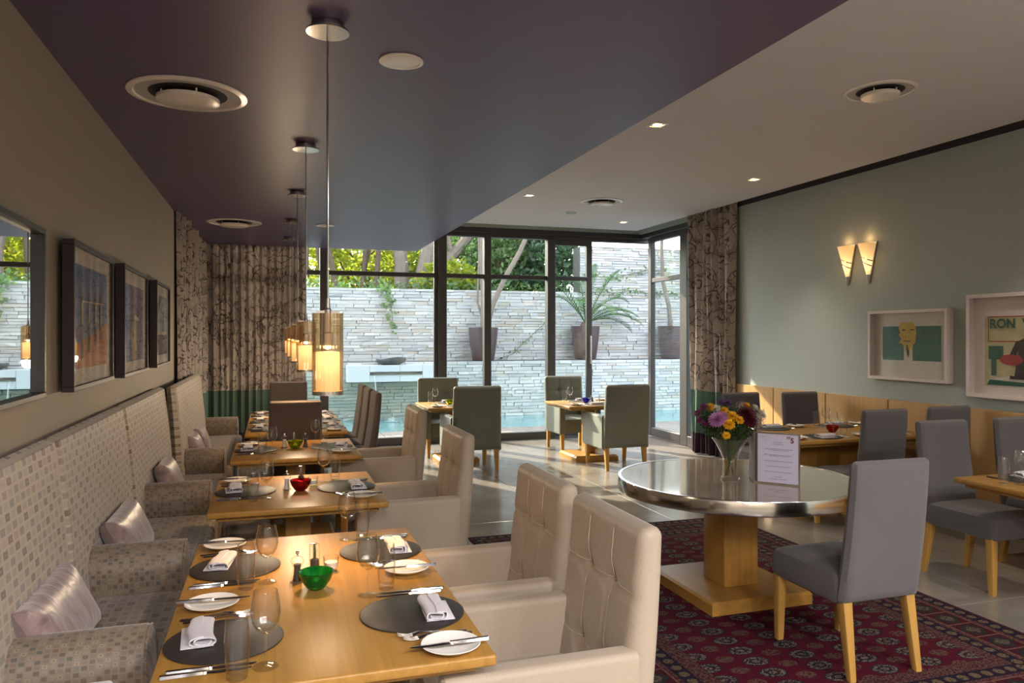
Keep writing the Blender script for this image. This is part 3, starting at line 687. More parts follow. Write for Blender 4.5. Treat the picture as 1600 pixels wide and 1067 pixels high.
# ---- place settings
mat_me = MB().lathe([(0, 0), (.160, 0), (.165, .002), (.165, .005), (.162, .0065), (0, .0065)], 56).mesh('placemat', 'mat')
plate_me = MB().lathe([(0, .003), (.035, .003), (.038, 0), (.045, 0), (.060, .006), (.082, .018), (.085, .020), (.083, .0215), (.060, .0105), (.04, .007), (0, .007)], 44).mesh('side_plate', 'white')
def napkin_mesh(seed):
    q = random.Random(seed); path = []
    W, Hh = .078, .030
    # flattened roll : spiral in section
    for i in range(64):
        a = i/63*2*math.pi*1.75+math.pi*.5; k = 1-.30*(a-math.pi*.5)/(2*math.pi)
        path.append((W/2*max(.15, k)*math.copysign(abs(math.cos(a))**.6, math.cos(a)), .017+(.0135*max(.2, k))*math.copysign(abs(math.sin(a))**.7, math.sin(a))))
    mb = MB(); vs, fs = [], []; n = len(path); th = .0021; ny = 7
    for j in range(ny):
        y = -.085+.17*j/(ny-1); wv = 1+.05*math.sin(j*1.7+seed); sh = .004*math.sin(j*.9+seed)
        for sgn in (1, -1):
            for i, (x, z) in enumerate(path):
                x2, z2 = path[min(i+1, n-1)]; x1, z1 = path[max(i-1, 0)]; L = math.hypot(x2-x1, z2-z1) or 1
                nx, nz = (z2-z1)/L, -(x2-x1)/L
                vs.append(((x+sgn*th*nx)*wv+sh, y+.004*math.sin(i*.5+seed), max(.0006, z+sgn*th*nz)))
    r = 2*n
    for j in range(ny-1):
        for i in range(n-1):
            a = j*r+i; fs += [(a, a+1, a+r+1, a+r), (a+n, a+n+r, a+n+r+1, a+n+1)]
        fs += [(j*r, j*r+r, j*r+r+n, j*r+n), (j*r+n-1, j*r+2*n-1, j*r+r+2*n-1, j*r+r+n-1)]
    for j in (0, ny-1):
        for i in range(n-1): a = j*r+i; fs.append((a, a+1, a+n+1, a+n))
    # the outer flap lying under the roll
    mb.add(vs, fs); mb.rbox(-.058, .030, -.083, .083, .0004, .0046, .0015, 1); return mb.mesh('napkin', 'linen', True, 50)
nap_me = [napkin_mesh(s) for s in (1, 2, 3)]
def ribbon(pts, th=.0022):
    """cutlery : stations (along x, half width, z) """
    mb = MB(); vs, fs = [], []
    for x, hw, z in pts: vs += [(x, -hw, z), (x, -hw*.6, z+th), (x, hw*.6, z+th), (x, hw, z)]
    for j in range(len(pts)-1):
        for i in range(4): fs.append((j*4+i, j*4+(i+1) % 4, j*4+4+(i+1) % 4, j*4+4+i))
    fs += [(3, 2, 1, 0), tuple(range(len(vs)-4, len(vs)))]
    return mb.add(vs, fs)
kn_handle = ribbon([(-.115, .007, .001), (-.112, .010, .001), (-.06, .0085, .001), (-.01, .0065, .001), (-.004, .008, .001), (0, .006, .001)], .007).mesh('handle', 'chrome')
kn_blade = ribbon([(0, .006, .003), (.02, .009, .003), (.08, .0095, .003), (.10, .007, .003), (.112, .002, .003)], .0018).mesh('blade', 'chrome')
KNIFE = [('handle', kn_handle), ('blade', kn_blade)]
fk_h = ribbon([(-.105, .008, .001), (-.10, .010, .001), (-.05, .006, .003), (0, .0035, .009), (.03, .0035, .012), (.045, .010, .010), (.058, .0125, .006)], .0026).mesh('handle', 'chrome')
FORK = [('handle', fk_h)]
for q in (-.0098, -.0033, .0033, .0098):
    tn = ribbon([(.057, .0019, .006), (.075, .0016, .004), (.095, .0014, .008), (.102, .0006, .011)], .0018); tn.v = [(x, y+q, z) for x, y, z in tn.v]
    FORK.append(('tine', tn.mesh('tine', 'chrome')))
wine_bowl = MB().lathe([(.0035, .088), (.012, .092), (.026, .104), (.037, .125), (.040, .145), (.037, .175), (.031, .205), (.0305, .206), (.030, .205), (.036, .174), (.0385, .145), (.035, .126), (.024, .106), (0, .096)], 36).mesh('bowl', 'glass')
wine_stem = MB().lathe([(.0055, .0035), (.0036, .015), (.0032, .05), (.0036, .08), (.006, .0905), (0, .092)], 14).mesh('stem', 'vase_glass')
wine_foot = MB().lathe([(0, 0), (.034, 0), (.035, .001), (.034, .002), (.012, .0032), (.0055, .006), (0, .006)], 36).mesh('foot', 'glass_foot')
WINE = [('bowl', wine_bowl), ('stem', wine_stem), ('foot', wine_foot)]
tum_me = MB().lathe([(0, 0), (.024, 0), (.026, .002), (.030, .04), (.0325, .085), (.030, .135), (.028, .158), (.0275, .159), (.027, .158), (.029, .134), (.0312, .085), (.028, .04), (.024, .018), (0, .014)], 36).mesh('tumbler', 'glass')
def bowl_me(mat, k=1.0):
    return MB().lathe([(r*k, z*k) for r, z in [(0, 0), (.024, 0), (.034, .008), (.052, .034), (.060, .058), (.061, .062), (.057, .064), (.050, .058), (.040, .034), (.022, .015), (0, .012)]], 36).mesh('votive_bowl', mat)
tea = MB().lathe([(0, .014), (.017, .014), (.018, .016), (.018, .028), (.016, .029), (0, .029)], 18).mesh('tealight', 'wax')
def BOWL(mat): return [('dish', bowl_me(mat)), ('tealight', tea)]
mill_body = MB().lathe([(0, 0), (.026, 0), (.027, .004), (.017, .035), (.014, .05), (.020, .066), (.024, .075), (.020, .086), (.010, .092), (0, .093)], 24).mesh('body', 'glass')
mill_knob = MB().lathe([(0, .092), (.004, .093), (.003, .098), (.007, .103), (.006, .109), (0, .111)], 14).mesh('knob', 'chrome')
def fill(mat): return MB().lathe([(0, .004), (.018, .004), (.013, .03), (.011, .05), (.014, .063), (0, .064)], 16).mesh('filling', mat)
MILLP, MILLS = [('body', mill_body), ('filling', fill('pepper')), ('knob', mill_knob)], [('body', mill_body), ('filling', fill('salt')), ('knob', mill_knob)]
tall_body = MB().lathe([(0, 0), (.022, 0), (.020, .05), (.019, .10), (.017, .108), (0, .110)], 20).mesh('body', 'glass')
TALL = [('body', tall_body), ('core', MB().lathe([(0, .004), (.006, .004), (.006, .105), (0, .107)], 10).mesh('core', 'chrome')), ('filling', MB().lathe([(.006, .004), (.017, .006), (.016, .05), (.006, .055)], 14).mesh('filling', 'pepper'))]
CAND = [('cup', MB().lathe([(0, 0), (.022, 0), (.026, .01), (.030, .055), (.029, .056), (.024, .014), (0, .010)], 24).mesh('cup', 'glass')), ('candle', MB().lathe([(0, .012), (.022, .013), (.024, .035), (0, .036)], 20).mesh('candle', 'wax'))]
nset = [0]
def setting(x, y, rz, seat, tab, full=True, mr=1.0, knives=2, forks=2, glasses=True, plate=True, z=TZ, wine=True):
    """rz turns local forward (+x, into the table); left of the diner is +y"""
    nset[0] += 1; i = nset[0]; q = random.Random(i); c, s = math.cos(rz), math.sin(rz)
    at = lambda u, v, dz=0: (x+u*c-v*s, y+u*s+v*c, z+dz+.0004)
    wh = f'{seat} of the {tab}'
    single('placemat', mat_me, f'round dark leather placemat, {wh}', 'placemat', at(0, 0), rz, 'round placemats')
    single('napkin', nap_me[i % 3], f'folded white napkin on the placemat, {wh}', 'napkin', at(-.055+q.uniform(-.01, .01), .02+q.uniform(-.02, .02), .0068), rz+q.uniform(-.15, .15), 'folded napkins')
    if plate:
        single('side_plate', plate_me, f'small white side plate, {wh}', 'plate', at(-.055, .305), 0, 'white side plates')
        spawn('butter_knife', KNIFE, f'butter knife across the side plate, {wh}', 'knife', at(-.05, .315, .0195), rz+q.uniform(-.08, .08), 'butter knives')
    if full:
        for k in range(knives): spawn('table_knife', KNIFE, f'{("inner", "outer")[k]} table knife beside the placemat, {wh}', 'knife', at(-.02-.012*k, -.185-.026*k), rz+q.uniform(-.03, .03), 'table knives')
        for k in range(forks): spawn('table_fork', FORK, f'{("inner", "outer")[k]} table fork beside the placemat, {wh}', 'fork', at(-.025-.012*k, .185+.024*k), rz+q.uniform(-.05, .05), 'table forks')
    if glasses:
        spawn('wine_glass', WINE, f'stemmed wine glass, {wh}', 'glass', at(.115, -.215), q.uniform(0, 6), 'wine glasses') if wine else None
        single('tumbler', tum_me, f'straight water tumbler, {wh}', 'glass', at(.045, -.265), q.uniform(0, 6), 'water tumblers')
T1, T2, T3, T4, T5, T6, T7, T8 = 'nearest table', 'red bowl table', 'third banquette table', 'long end table', 'left window table', 'right window table', 'menu-side table', 'right edge table'
P = math.pi
setting(-.13, 2.35, 0, 'near banquette place', T1); setting(-.13, 3.08, 0, 'far banquette place', T1)
setting(.43, 2.40, P, 'near chair place', T1); setting(.43, 3.14, P, 'far chair place', T1)
setting(-.14, 4.56, 0, 'banquette place', T2); setting(.42, 4.52, P, 'chair place', T2)
setting(-.11, 6.19, 0, 'banquette place', T3); setting(.46, 6.20, P, 'chair place', T3)
for k, (nm, y) in enumerate((('nearest', 7.56), ('middle', 8.20), ('farthest', 8.82))):
    setting(-.05, y, 0, nm+' banquette place', T4, True, 1, 1, 1, False, True); setting(.51, y+.02, P, nm+' chair place', T4, True, 1, 1, 1, False, True)
setting(2.25, 9.80, -P/2, 'far place', T5, True, 1, 1, 1); setting(2.28, 9.32, P/2, 'near place', T5, True, 1, 1, 1)
setting(4.02, 9.50, -P/2, 'far place', T6, True, 1, 1, 1); setting(4.02, 9.00, P/2, 'near place', T6, True, 1, 1, 1)
setting(4.56, 6.12, -P/2, 'far place nearest the curtain', T7, True, 1, 1, 1); setting(5.30, 6.12, -P/2, 'far place nearest the wall', T7, True, 1, 1, 1)
setting(4.62, 5.50, P/2, 'near place', T7, True, 1, 1, 1); setting(5.30, 5.50, P/2, 'near place by the wall', T7, True, 1, 1, 1)
setting(4.48, 3.49, -P/2, 'far place', T8, True, 1, 1, 1); setting(5.18, 3.49, -P/2, 'far place beside the wall', T8, True, 1, 1, 1)
CB = {}
for k in ('green', 'red', 'lime', 'blue'): CB[k] = BOWL('bowl_'+k)
for x, y, k, tb in ((.15, 2.74, 'green', T1), (.16, 4.50, 'red', T2), (.18, 6.20, 'lime', T3), (2.20, 9.56, 'lime', T5), (3.97, 9.24, 'blue', T6), (4.93, 5.74, 'red', T7)):
    spawn('votive_bowl', CB[k], f'{k} glass votive bowl in the middle of the {tb}', 'bowl', (x, y, TZ+.0004), 0, 'coloured glass bowls')
for x, y, rc, nm, tb in ((.09, 2.84, MILLP, 'clear acrylic pepper mill with a steel knob', T1), (.155, 2.93, TALL, 'tall clear mill with a steel core', T1), (.215, 2.93, CAND, 'small glass candle holder', T1),
                         (.085, 4.56, MILLS, 'clear acrylic salt mill with a steel knob', T2), (.17, 4.70, TALL, 'tall clear mill with a steel core', T2), (.235, 4.62, CAND, 'small glass candle holder', T2),
                         (.10, 6.28, MILLS, 'clear acrylic salt mill with a steel knob', T3), (.175, 6.36, TALL, 'tall clear mill with a steel core', T3), (.26, 6.28, MILLP, 'clear acrylic pepper mill', T3),
                         (4.09, 9.30, MILLP, 'clear acrylic pepper mill', T6), (4.16, 9.24, MILLS, 'clear acrylic salt mill', T6), (2.32, 9.60, MILLS, 'clear acrylic salt mill', T5),
                         (5.02, 5.86, MILLS, 'clear acrylic salt mill', T7)):
    spawn('candle_holder' if rc is CAND else 'mill', rc, f'{nm} on the {tb}', 'candle' if rc is CAND else 'mill', (x, y, TZ+.0004), 0, 'mills and candle cups on the tables')

# ------------------------------------------------------------------ rug, round table, vase, menu
rg = MB().rbox(-HW, HW, -HL, HL, 0, .010, .004, 1)
tag(put('rug', rg, 'rug', None, False, loc=(2.69, 4.11, .0005)), 'dark red patterned oriental rug under the round table', 'rug')
ZR = .0105
t = tag(link('round_table', None, None, (2.75, 4.06, ZR)), 'round pedestal table with mirrored top and polished steel rim, on the rug', 'table')
M['top_mirror'] = plain('bronze_mirror', (.50, .43, .34), .07, .55, .03)
put('tabletop', MB().lathe([(0, .655), (.70, .655), (.705, .660), (.705, .7295), (0, .7295)], 96), 'top_mirror', t)
put('rim', MB().lathe([(.706, .650), (.720, .650), (.722, .655), (.722, .728), (.720, .7315), (.700, .7315), (.700, .7296), (.706, .7296)], 96), 'steel', t)
put('neck', MB().rbox(-.10, .10, -.09, .09, .60, .654, .003), 'wood_z', t)
put('pedestal', MB().rbox(-.125, .115, -.075, .155, .076, .654, .004), 'wood_z', t)
put('plinth', MB().loft([(0, .08, 0, .69, .74, .006), (0, .08, .062, .69, .74, .006), (0, .08, .075, .665, .715, .006)], 2), 'wood_y', t)
TT = .7297+ZR+.0004
vx, vy = 2.69, 4.02
v = tag(link('vase', None, None, (vx, vy, TT)), 'clear trumpet shaped glass vase holding the bouquet', 'vase')
prof = [(.052, 0), (.058, .003), (.058, .010), (.047, .018), (.046, .05), (.045, .10), (.048, .132), (.060, .165), (.081, .205), (.110, .25)]
put('wall', MB().lathe([(0, 0)]+prof+[(.108, .251)]+[(r-.004, z+.001) for r, z in prof[:3:-1]]+[(.040, .024), (0, .022)], 44), 'vase_glass', v)
put('water', MB().lathe([(0, .026), (.0395, .027), (.0415, .05), (.0415, .10), (.043, .125), (0, .125)], 30), 'vase_water', v)
def bloom_mesh(r, n, mat, seed, flat=.75, pl=.42):
    n = int(n*2.2)
    q = random.Random(seed); mb = MB()
    for i in range(n):
        u = (i+.5)/n; th = math.acos(1-1.55*u); ph = i*2.39996+q.uniform(-.2, .2)
        d = Vector((math.sin(th)*math.cos(ph), math.sin(th)*math.sin(ph), math.cos(th)*flat)); a = d.cross(Vector((0, 0, 1))); a = a.normalized() if a.length > 1e-3 else Vector((1, 0, 0))
        L = r*q.uniform(.85, 1.1); wd = r*2.2/math.sqrt(n)*pl; b = d.cross(a).normalized()
        p0, p1, p2 = d*L*.25, d*L*.7, d*L
        mb.add([p0-a*wd*.3, p0+a*wd*.3, p1+a*wd+b*wd*.25, p1-a*wd+b*wd*.25, p2+a*wd*.5, p2-a*wd*.5], [(0, 1, 2, 3), (3, 2, 4, 5)])
    return mb.mesh('bloom', mat, False, recalc=False)
def spray_mesh(r, n, mat, seed, s=.008):
    q = random.Random(seed); mb = MB()
    for i in range(n):
        p = Vector((q.gauss(0, 1), q.gauss(0, 1), q.gauss(0, 1.2))); p = p.normalized()*r*q.random()**.45; p.z *= 1.2
        a = Vector((q.gauss(0, 1), q.gauss(0, 1), q.gauss(0, 1))).normalized(); b = a.orthogonal().normalized()
        mb.add([p-a*s, p-b*s*.5, p+a*s, p+b*s*.5], [(0, 1, 2, 3)])
    return mb.mesh('florets', mat, False, recalc=False)
def at_px(u, h, dep=0):  # u metres across the view from the vase axis, h above the table, dep away from us
    rx, ry = .953, -.304
    return Vector((u*rx+dep*.304, u*ry+dep*.953, h))
FL = [('yellow', -.005, .335, -.06, .034, 70, 'large yellow chrysanthemum at the front middle of the bouquet'), ('yellow', -.035, .290, -.10, .034, 70, 'low yellow chrysanthemum at the front of the bouquet'),
      ('yellow', .030, .315, -.09, .026, 60, 'small yellow chrysanthemum right of the front middle one in the bouquet'), ('yellow', -.055, .225, -.11, .024, 50, 'lowest yellow flower by the vase rim'),
      ('yellow', -.125, .385, .0, .030, 60, 'yellow flower at the upper left of the bouquet'), ('yellow', .105, .388, .02, .030, 60, 'yellow flower at the upper right of the bouquet'), ('yellow', -.045, .368, -.03, .025, 50, 'yellow flower just above the lilac bloom'),
      ('lilac', -.105, .315, -.08, .048, 130, 'lilac chrysanthemum at the left front of the bouquet'), ('lilac', -.070, .330, -.06, .036, 110, 'smaller lilac bloom beside the yellow flowers'),
      ('maroon', .085, .345, -.05, .052, 150, 'dark maroon chrysanthemum at the right of the bouquet'), ('maroon', .100, .308, -.06, .046, 140, 'lower dark maroon bloom at the right of the bouquet'),
      ('white', .185, .335, .0, .042, 120, 'white chrysanthemum at the far right of the bouquet'), ('white', .155, .375, .02, .030, 90, 'smaller white bloom above the far right one'), ('white', -.085, .375, .0, .028, 80, 'white bloom at the upper left of the bouquet'),
      ('violet', -.045, .415, .03, .026, 50, 'violet flower at the top of the bouquet'), ('violet', .0, .405, .03, .026, 50, 'violet flower at the top middle of the bouquet'), ('violet', .125, .375, .04, .022, 40, 'violet flower behind the upper right yellow one'),
      ('magenta', -.165, .385, -.01, .028, 50, 'magenta aster at the upper left edge of the bouquet'), ('magenta', -.205, .350, -.02, .025, 45, 'magenta aster at the far left tip of the bouquet'), ('magenta', -.195, .310, -.03, .022, 40, 'magenta aster low on the left side of the bouquet'), ('magenta', -.165, .292, -.05, .02, 40, 'small magenta aster under the far left ones')]
for i, (k, u, hh, dp, r, n, lb) in enumerate(FL):
    f = tag(link('flower', None, None, (vx, vy, TT)), lb, 'flower', 'flowers in the glass vase')
    p = at_px(u, hh+.055, dp); a = 2*P*i/len(FL)*2.4; base = Vector((.026*math.cos(a), .026*math.sin(a), .032+.004*(i % 5)))
    low = Vector((base.x*-.5, base.y*-.5, .12)); mid = Vector((p.x*.36, p.y*.36, .235))
    put('stem', MB().tube([base, low, mid, p], .0022, 5), 'stem', f)
    b = link('bloom', bloom_mesh(r*1.1, n, 'petal_'+k, i), f, tuple(p))
    b.rotation_euler = Vector((p.x*.9, p.y*.9-.05, .16)).to_track_quat('Z', 'Y').to_euler()
GR = [(-.14, .33, 0, .07, 'sprig'), (-.06, .28, .0, .075, 'sprig'), (.03, .27, -.04, .075, 'sprig'), (.10, .26, -.02, .07, 'sprig'), (.0, .34, .05, .08, 'sprig'), (-.12, .26, -.03, .06, 'sprig'), (.12, .33, .05, .075, 'sprig'), (0, .23, -.05, .06, 'sprig'),
      (.065, .395, .0, .036, 'petal_heather'), (.14, .275, -.06, .060, 'petal_heather'), (.165, .31, -.04, .05, 'petal_heather')]
GP = ['left middle', 'centre left', 'front centre', 'right centre', 'back centre', 'lower left', 'back right', 'lowest front']
for i, (u, hh, dp, r, m_) in enumerate(GR):
    lb = ('leafy green sprig filling the %s of the bouquet' % GP[i]) if i < 8 else ('dusty pink heather spray, %s of the bouquet' % ('top', 'lower right', 'right edge')[i-8])
    f = tag(link('sprig', None, None, (vx, vy, TT)), lb, 'plant', 'greenery in the glass vase')
    hh = max(hh+.05, .315); p = at_px(u, hh, dp); q = random.Random(50+i); r *= .9; mb = MB()
    for k in range(5):
        e = p+Vector((q.uniform(-.04, .04), q.uniform(-.04, .04), q.uniform(-.03, .04))); a = q.uniform(0, 6.3)
        mb.tube([(.024*math.cos(a), .024*math.sin(a), .035), (.01*math.cos(a+2), .01*math.sin(a+2), .12), (e.x*.40, e.y*.40, .22), e], .0015, 4)
    put('stem', mb, 'stem', f); fo = link('leaves' if i < 8 else 'florets', spray_mesh(r, 420 if i < 8 else 260, m_, i, .010 if i < 8 else .004), f, tuple(p)); fo['kind'] = 'stuff'
# menu in a steel holder
mx, my = 2.765, 3.885
mn = tag(link('menu_holder', None, None, (mx, my, TT)), 'standing menu holder with a printed menu, on the round table beside the vase', 'menu')
ang = R(-50); W_, H_ = .265, .305
mt = Matrix.Rotation(ang, 4, 'Z')
paper = plain('lilac_paper', (.58, .54, .68), .55, 0, .02)
fr = MB()
for a in ((0, W_, -.004, .004, 0, .008), (0, W_, -.004, .004, H_-.008, H_), (0, .008, -.004, .004, .0081, H_-.0081), (W_-.008, W_, -.004, .004, .0081, H_-.0081)): fr.box(*a, mt)
put('frame', fr, 'steel', mn, False)
sh = put('menu_sheet', MB().box(.022, W_-.0085, -.0015, .0015, .0085, H_-.0085, mt), paper, mn, False)
put('spine', MB().box(.0085, .0215, -.0035, .002, .0085, H_-.0085, mt), 'slate', mn, False)
mt2 = Matrix.Rotation(R(66), 4, 'Z')
put('rear_sheet', MB().box(.0, .13, -.0015, .0015, .008, H_-.004, mt2), paper, mn, False)
put('rear_frame', MB().box(0, .135, -.003, .003, 0, .0075, mt2).box(0, .135, -.003, .003, H_-.0035, H_, mt2).box(.131, .135, -.003, .003, .0076, H_-.0036, mt2), 'steel', mn, False)
inkm = plain('menu_ink', (.10, .075, .10), .6); inkl = plain('menu_ink_light', (.34, .29, .36), .6)
pl = MB(); q = random.Random(3)
for z, a, b in ((.236, .105, .175), (.207, .062, .225), (.200, .09, .20), (.172, .062, .222), (.165, .09, .20), (.135, .062, .222), (.104, .075, .212), (.072, .062, .222), (.043, .12, .165), (.030, .09, .19), (.247, .115, .165)):
    x = a
    while x < b:
        l = q.uniform(.005, .016); pl.box(x, min(b, x+l), -.0021, -.0016, z, z+.0022, mt); x += l+.0025
put('printed_lines', pl, inkm, sh, False)['kind'] = 'stuff'
dec = MB()
for i in range(16):
    cx_, cz_ = .03+q.random()*.07, .255+q.random()*.032; rr = q.uniform(.003, .007)
    dec.tube([mt @ Vector((cx_+rr*math.cos(k), -.0019, cz_+rr*.7*math.sin(k))) for k in [j*.7 for j in range(8)]], .0004, 3)
put('floral_print', dec, inkl, sh, False)['kind'] = 'stuff'
def text(s, size, parent, mtx, mat, name='lettering'):
    c = bpy.data.curves.new(name, 'FONT'); c.body = s; c.size = size; c.extrude = .0003; c.offset = size*.035; c.materials.append(mat)
    o = bpy.data.objects.new('t', c); COL.objects.link(o); bpy.context.view_layer.update()
    me = bpy.data.meshes.new_from_object(o.evaluated_get(bpy.context.evaluated_depsgraph_get())); bpy.data.objects.remove(o)
    o = link(name, me, parent); o.matrix_local = mtx; return o
redink = plain('dark_red_ink', (.10, .02, .03), .6)
up = Matrix.Rotation(R(90), 4, 'X')
text('N', .022, sh, mt @ Matrix.Translation((.190, -.0021, .272)) @ up, inkm); text('°', .018, sh, mt @ Matrix.Translation((.206, -.0021, .274)) @ up, inkm); text('5', .042, sh, mt @ Matrix.Translation((.210, -.0021, .250)) @ up, redink)

# ------------------------------------------------------------------ pictures; built in a wall frame : x along, z up, +y out of the wall
DARKF = plain('dark_plum_frame', (.026, .016, .018), .5, 0, .1); GREYF = plain('grey_frame', (.058, .058, .054), .45, .2, .1); WHITEF = plain('white_frame', (.60, .52, .49), .5, 0, .04)
PAPER = plain('print_paper', (.58, .55, .49), .8, 0, .03)
def inked(name, c): return plain(name, c, .7, 0, .25, 14)
def picture(label, loc, rz, W, H, D, fw, fm, cat='picture', inset=.012, glass=True, backm=PAPER):
    t = tag(link('framed_picture', None, None, loc, rz), label, cat); f = MB()
    for a in ((-W/2, W/2, 0, D, H/2-fw, H/2), (-W/2, W/2, 0, D, -H/2, -H/2+fw), (-W/2, -W/2+fw, 0, D, -H/2+fw, H/2-fw), (W/2-fw, W/2, 0, D, -H/2+fw, H/2-fw)): f.rbox(*a, .002, 1)
    put('frame', f, fm, t, False)
    b = put('backing', MB().box(-W/2+fw, W/2-fw, 0.001, D-inset-.006, -H/2+fw, H/2-fw), backm, t, False)
    if glass: put('glass', MB().box(-W/2+fw, W/2-fw, D-.008, D-.005, -H/2+fw, H/2-fw), 'picture_glass', t, False)
    return t, b, D-inset-.0055
def art(b, y, polys, k_=(1, 1)):
    for k, (m_, pts) in enumerate(polys):
        put('printed_shape', MB().poly([(x*k_[0], z*k_[1]) for x, z in pts], .0005, Matrix.Translation((0, y+.0006*k, 0))), m_, b, False)
def rect(a, b, c, d): return [(a, c), (b, c), (b, d), (a, d)]
LW = R(-88.7)   # on the left wall, looking into the room : local +y -> +x, local x -> -y
zc = 1.712
t, b, d_ = picture('grey framed mirror at the left edge reflecting the garden', (XL+.014, 2.93, zc), LW, 1.20, .69, .05, .022, GREYF, 'mirror', .02, False, M['mirror'])
# local x runs towards the camera, so an image drawn left to right is mirrored here : left of print = +... nearer edge = +x
t, b, y = picture('framed blue and orange print, nearest of three on the left wall', (XL+.013, 4.40, zc), LW, 1.04, .70, .05, .024, DARKF)
BL, OR, BRN, CRM = inked('ink_blue', (.07, .14, .30)), inked('ink_orange', (.46, .16, .06)), inked('ink_umber', (.10, .075, .06)), inked('ink_cream', (.55, .46, .30))
pol = [(BL, rect(-.40, .42, -.24, .25)), (OR, [(-.40, -.25), (.42, -.25), (.42, -.14), (-.40, -.02)])]
for i, x in enumerate((.26, .10, -.06, -.20)):
    pol += [(BRN, [(x-.03, -.20+.03*i), (x+.028, -.21+.03*i), (x+.03, .10), (x+.012, .14), (x-.02, .12)]), (CRM, [(x-.012, -.02), (x+.012, -.04), (x+.012, .07), (x-.012, .08)])]
pol += [(CRM, [(-.24, .075), (.29, .072), (.29, .08), (-.24, .083)])]
art(b, y, pol)
t, b, y = picture('dark framed two-blue print with a tan jug, middle of three on left wall', (XL+.013, 5.64, zc), LW, 1.08, .70, .055, .024, DARKF)
BL2, NV, TAN = inked('ink_bright_blue', (.06, .17, .46)), inked('ink_violet_blue', (.065, .065, .17)), inked('ink_tan', (.24, .17, .09))
art(b, y, [(NV, rect(-.42, .42, -.26, .24)), (BL2, rect(.22, .42, -.26, .24)), (TAN, [(.18, -.25), (-.10, -.25), (-.08, -.02), (-.02, .0), (.02, -.02), (.06, .02), (.12, .0), (.18, -.04)]),
           (BRN, [(.14, .0), (.0, .0), (.02, .07), (.12, .07)]), (CRM, [(.03, .015), (-.16, .01), (-.16, .03), (-.02, .045), (.03, .04)])])
t, b, y = picture('small dark framed print of a blue bottle, farthest on the left wall', (XL+.012, 6.98, zc), LW, 1.00, .69, .055, .024, DARKF)
MINT, BLKI = inked('ink_mint', (.30, .36, .33)), inked('ink_black', (.035, .033, .032))
art(b, y, [(MINT, rect(-.38, .40, -.24, .24)), (BLKI, rect(-.38, .40, -.25, -.07)), (BRN, [(.40, .0), (.40, .10), (.20, .24), (.02, .24)]), (CRM, rect(-.36, .36, -.085, -.06)),
           (BL2, [(.0, -.06), (-.15, -.06), (-.15, .02), (-.10, .06), (-.09, .12), (-.06, .12), (-.05, .06), (.0, .02)])])
RW = R(90)    # on the right wall : local +y -> -x, local x -> +y
WH = plain('white_mount', (.62, .56, .54), .8, 0, .02)
t, b, y = picture('white box frame with a yellow face between green blocks', (XR, 5.645, 1.53), RW, .93, .67, .075, .030, WHITEF, 'picture', .055, True, WH)
PG, YE = inked('ink_green', (.055, .15, .115)), inked('ink_yellow', (.50, .36, .07))
# on this wall the picture's left is local +x
def flip(p): return [(-x, z) for x, z in p]
art(b, y, [(PAPER, rect(-.36, .36, -.24, .24)), (PG, flip(rect(-.30, -.065, -.12, .15))), (PG, flip(rect(.03, .32, -.12, .15))),
           (YE, flip([(-.10, .18), (.03, .18), (.06, .15), (.07, .10), (.06, .02), (.04, .01), (.03, -.02), (0, -.04), (-.05, -.04), (-.07, 0), (-.10, .02), (-.13, .0), (-.09, .05), (-.12, .08), (-.10, .10), (-.12, .13)])),
           (BLKI, flip(rect(-.08, -.045, .115, .125))), (BLKI, flip(rect(.005, .05, .117, .127))), (BLKI, flip([(-.07, .04), (0, .035), (.03, .05), (0, .027), (-.06, .03)])),
           (BLKI, flip(rect(-.045, -.035, .06, .068))), (BLKI, flip(rect(-.01, 0, .06, .068))), (BLKI, flip([(-.035, .0), (-.02, .0), (.0, -.06), (-.015, -.10), (-.03, -.06)]))], (1.10, 1.20))
t, b, y = picture('tall white box frame cut by the right edge, with a dark figure under lettering', (XR, 4.42, 1.535), RW, 1.14, .87, .075, .032, WHITEF, 'picture', .055, True, WH)
PY, DK, RD, DG = inked('ink_pale_yellow', (.42, .38, .22)), inked('ink_dark_brown', (.035, .028, .028)), inked('ink_red', (.28, .03, .03)), inked('ink_deep_green', (.025, .10, .06))
def ell(cx, cz, a, b_, n=14): return [(cx+a*math.cos(2*P*i/n), cz+b_*math.sin(2*P*i/n)) for i in range(n)]
art(b, y, [(PY, flip(rect(-.36, .44, -.30, .22))), (PAPER, flip([(-.33, -.30), (.44, -.30), (.44, -.18), (-.10, -.20), (-.33, -.25)])), (RD, flip(rect(-.335, .44, .03, .22))), (PY, flip(rect(-.327, .45, .038, .212))),
           (DG, flip(rect(-.33, -.22, -.10, .0))), (DG, flip(rect(-.31, -.27, -.22, -.08))), (DG, flip(rect(.12, .42, -.12, .02))), (DG, flip([(-.34, -.29), (.0, -.29), (.02, -.265), (-.32, -.25)])),
           (DK, flip([(-.14, -.22), (-.06, -.22), (-.06, -.05), (0, -.05), (.0, -.22), (.08, -.22), (.09, -.02), (.14, -.05), (.17, -.12), (.19, -.08), (.17, .02), (.10, .07), (-.04, .07), (-.13, .03), (-.19, -.10), (-.15, -.12), (-.11, -.03)])),
           (DK, flip(ell(.01, .10, .075, .055))), (DK, flip(ell(.13, -.13, .08, .07))), (RD, flip(ell(-.16, -.10, .085, .04))), (DK, flip(rect(-.17, -.05, -.24, -.215))), (DK, flip(rect(-.01, .10, -.24, -.215)))], (1.22, 1.12))
fl_ = Matrix.Translation((.385, y+.0125, .15)) @ Matrix.Rotation(R(180), 4, 'Z') @ up
text('RON  WHI', .105, b, fl_, DG); text('O', .10, b, Matrix.Translation((-.36, y+.0125, .055)) @ Matrix.Rotation(R(180), 4, 'Z') @ up, DG)

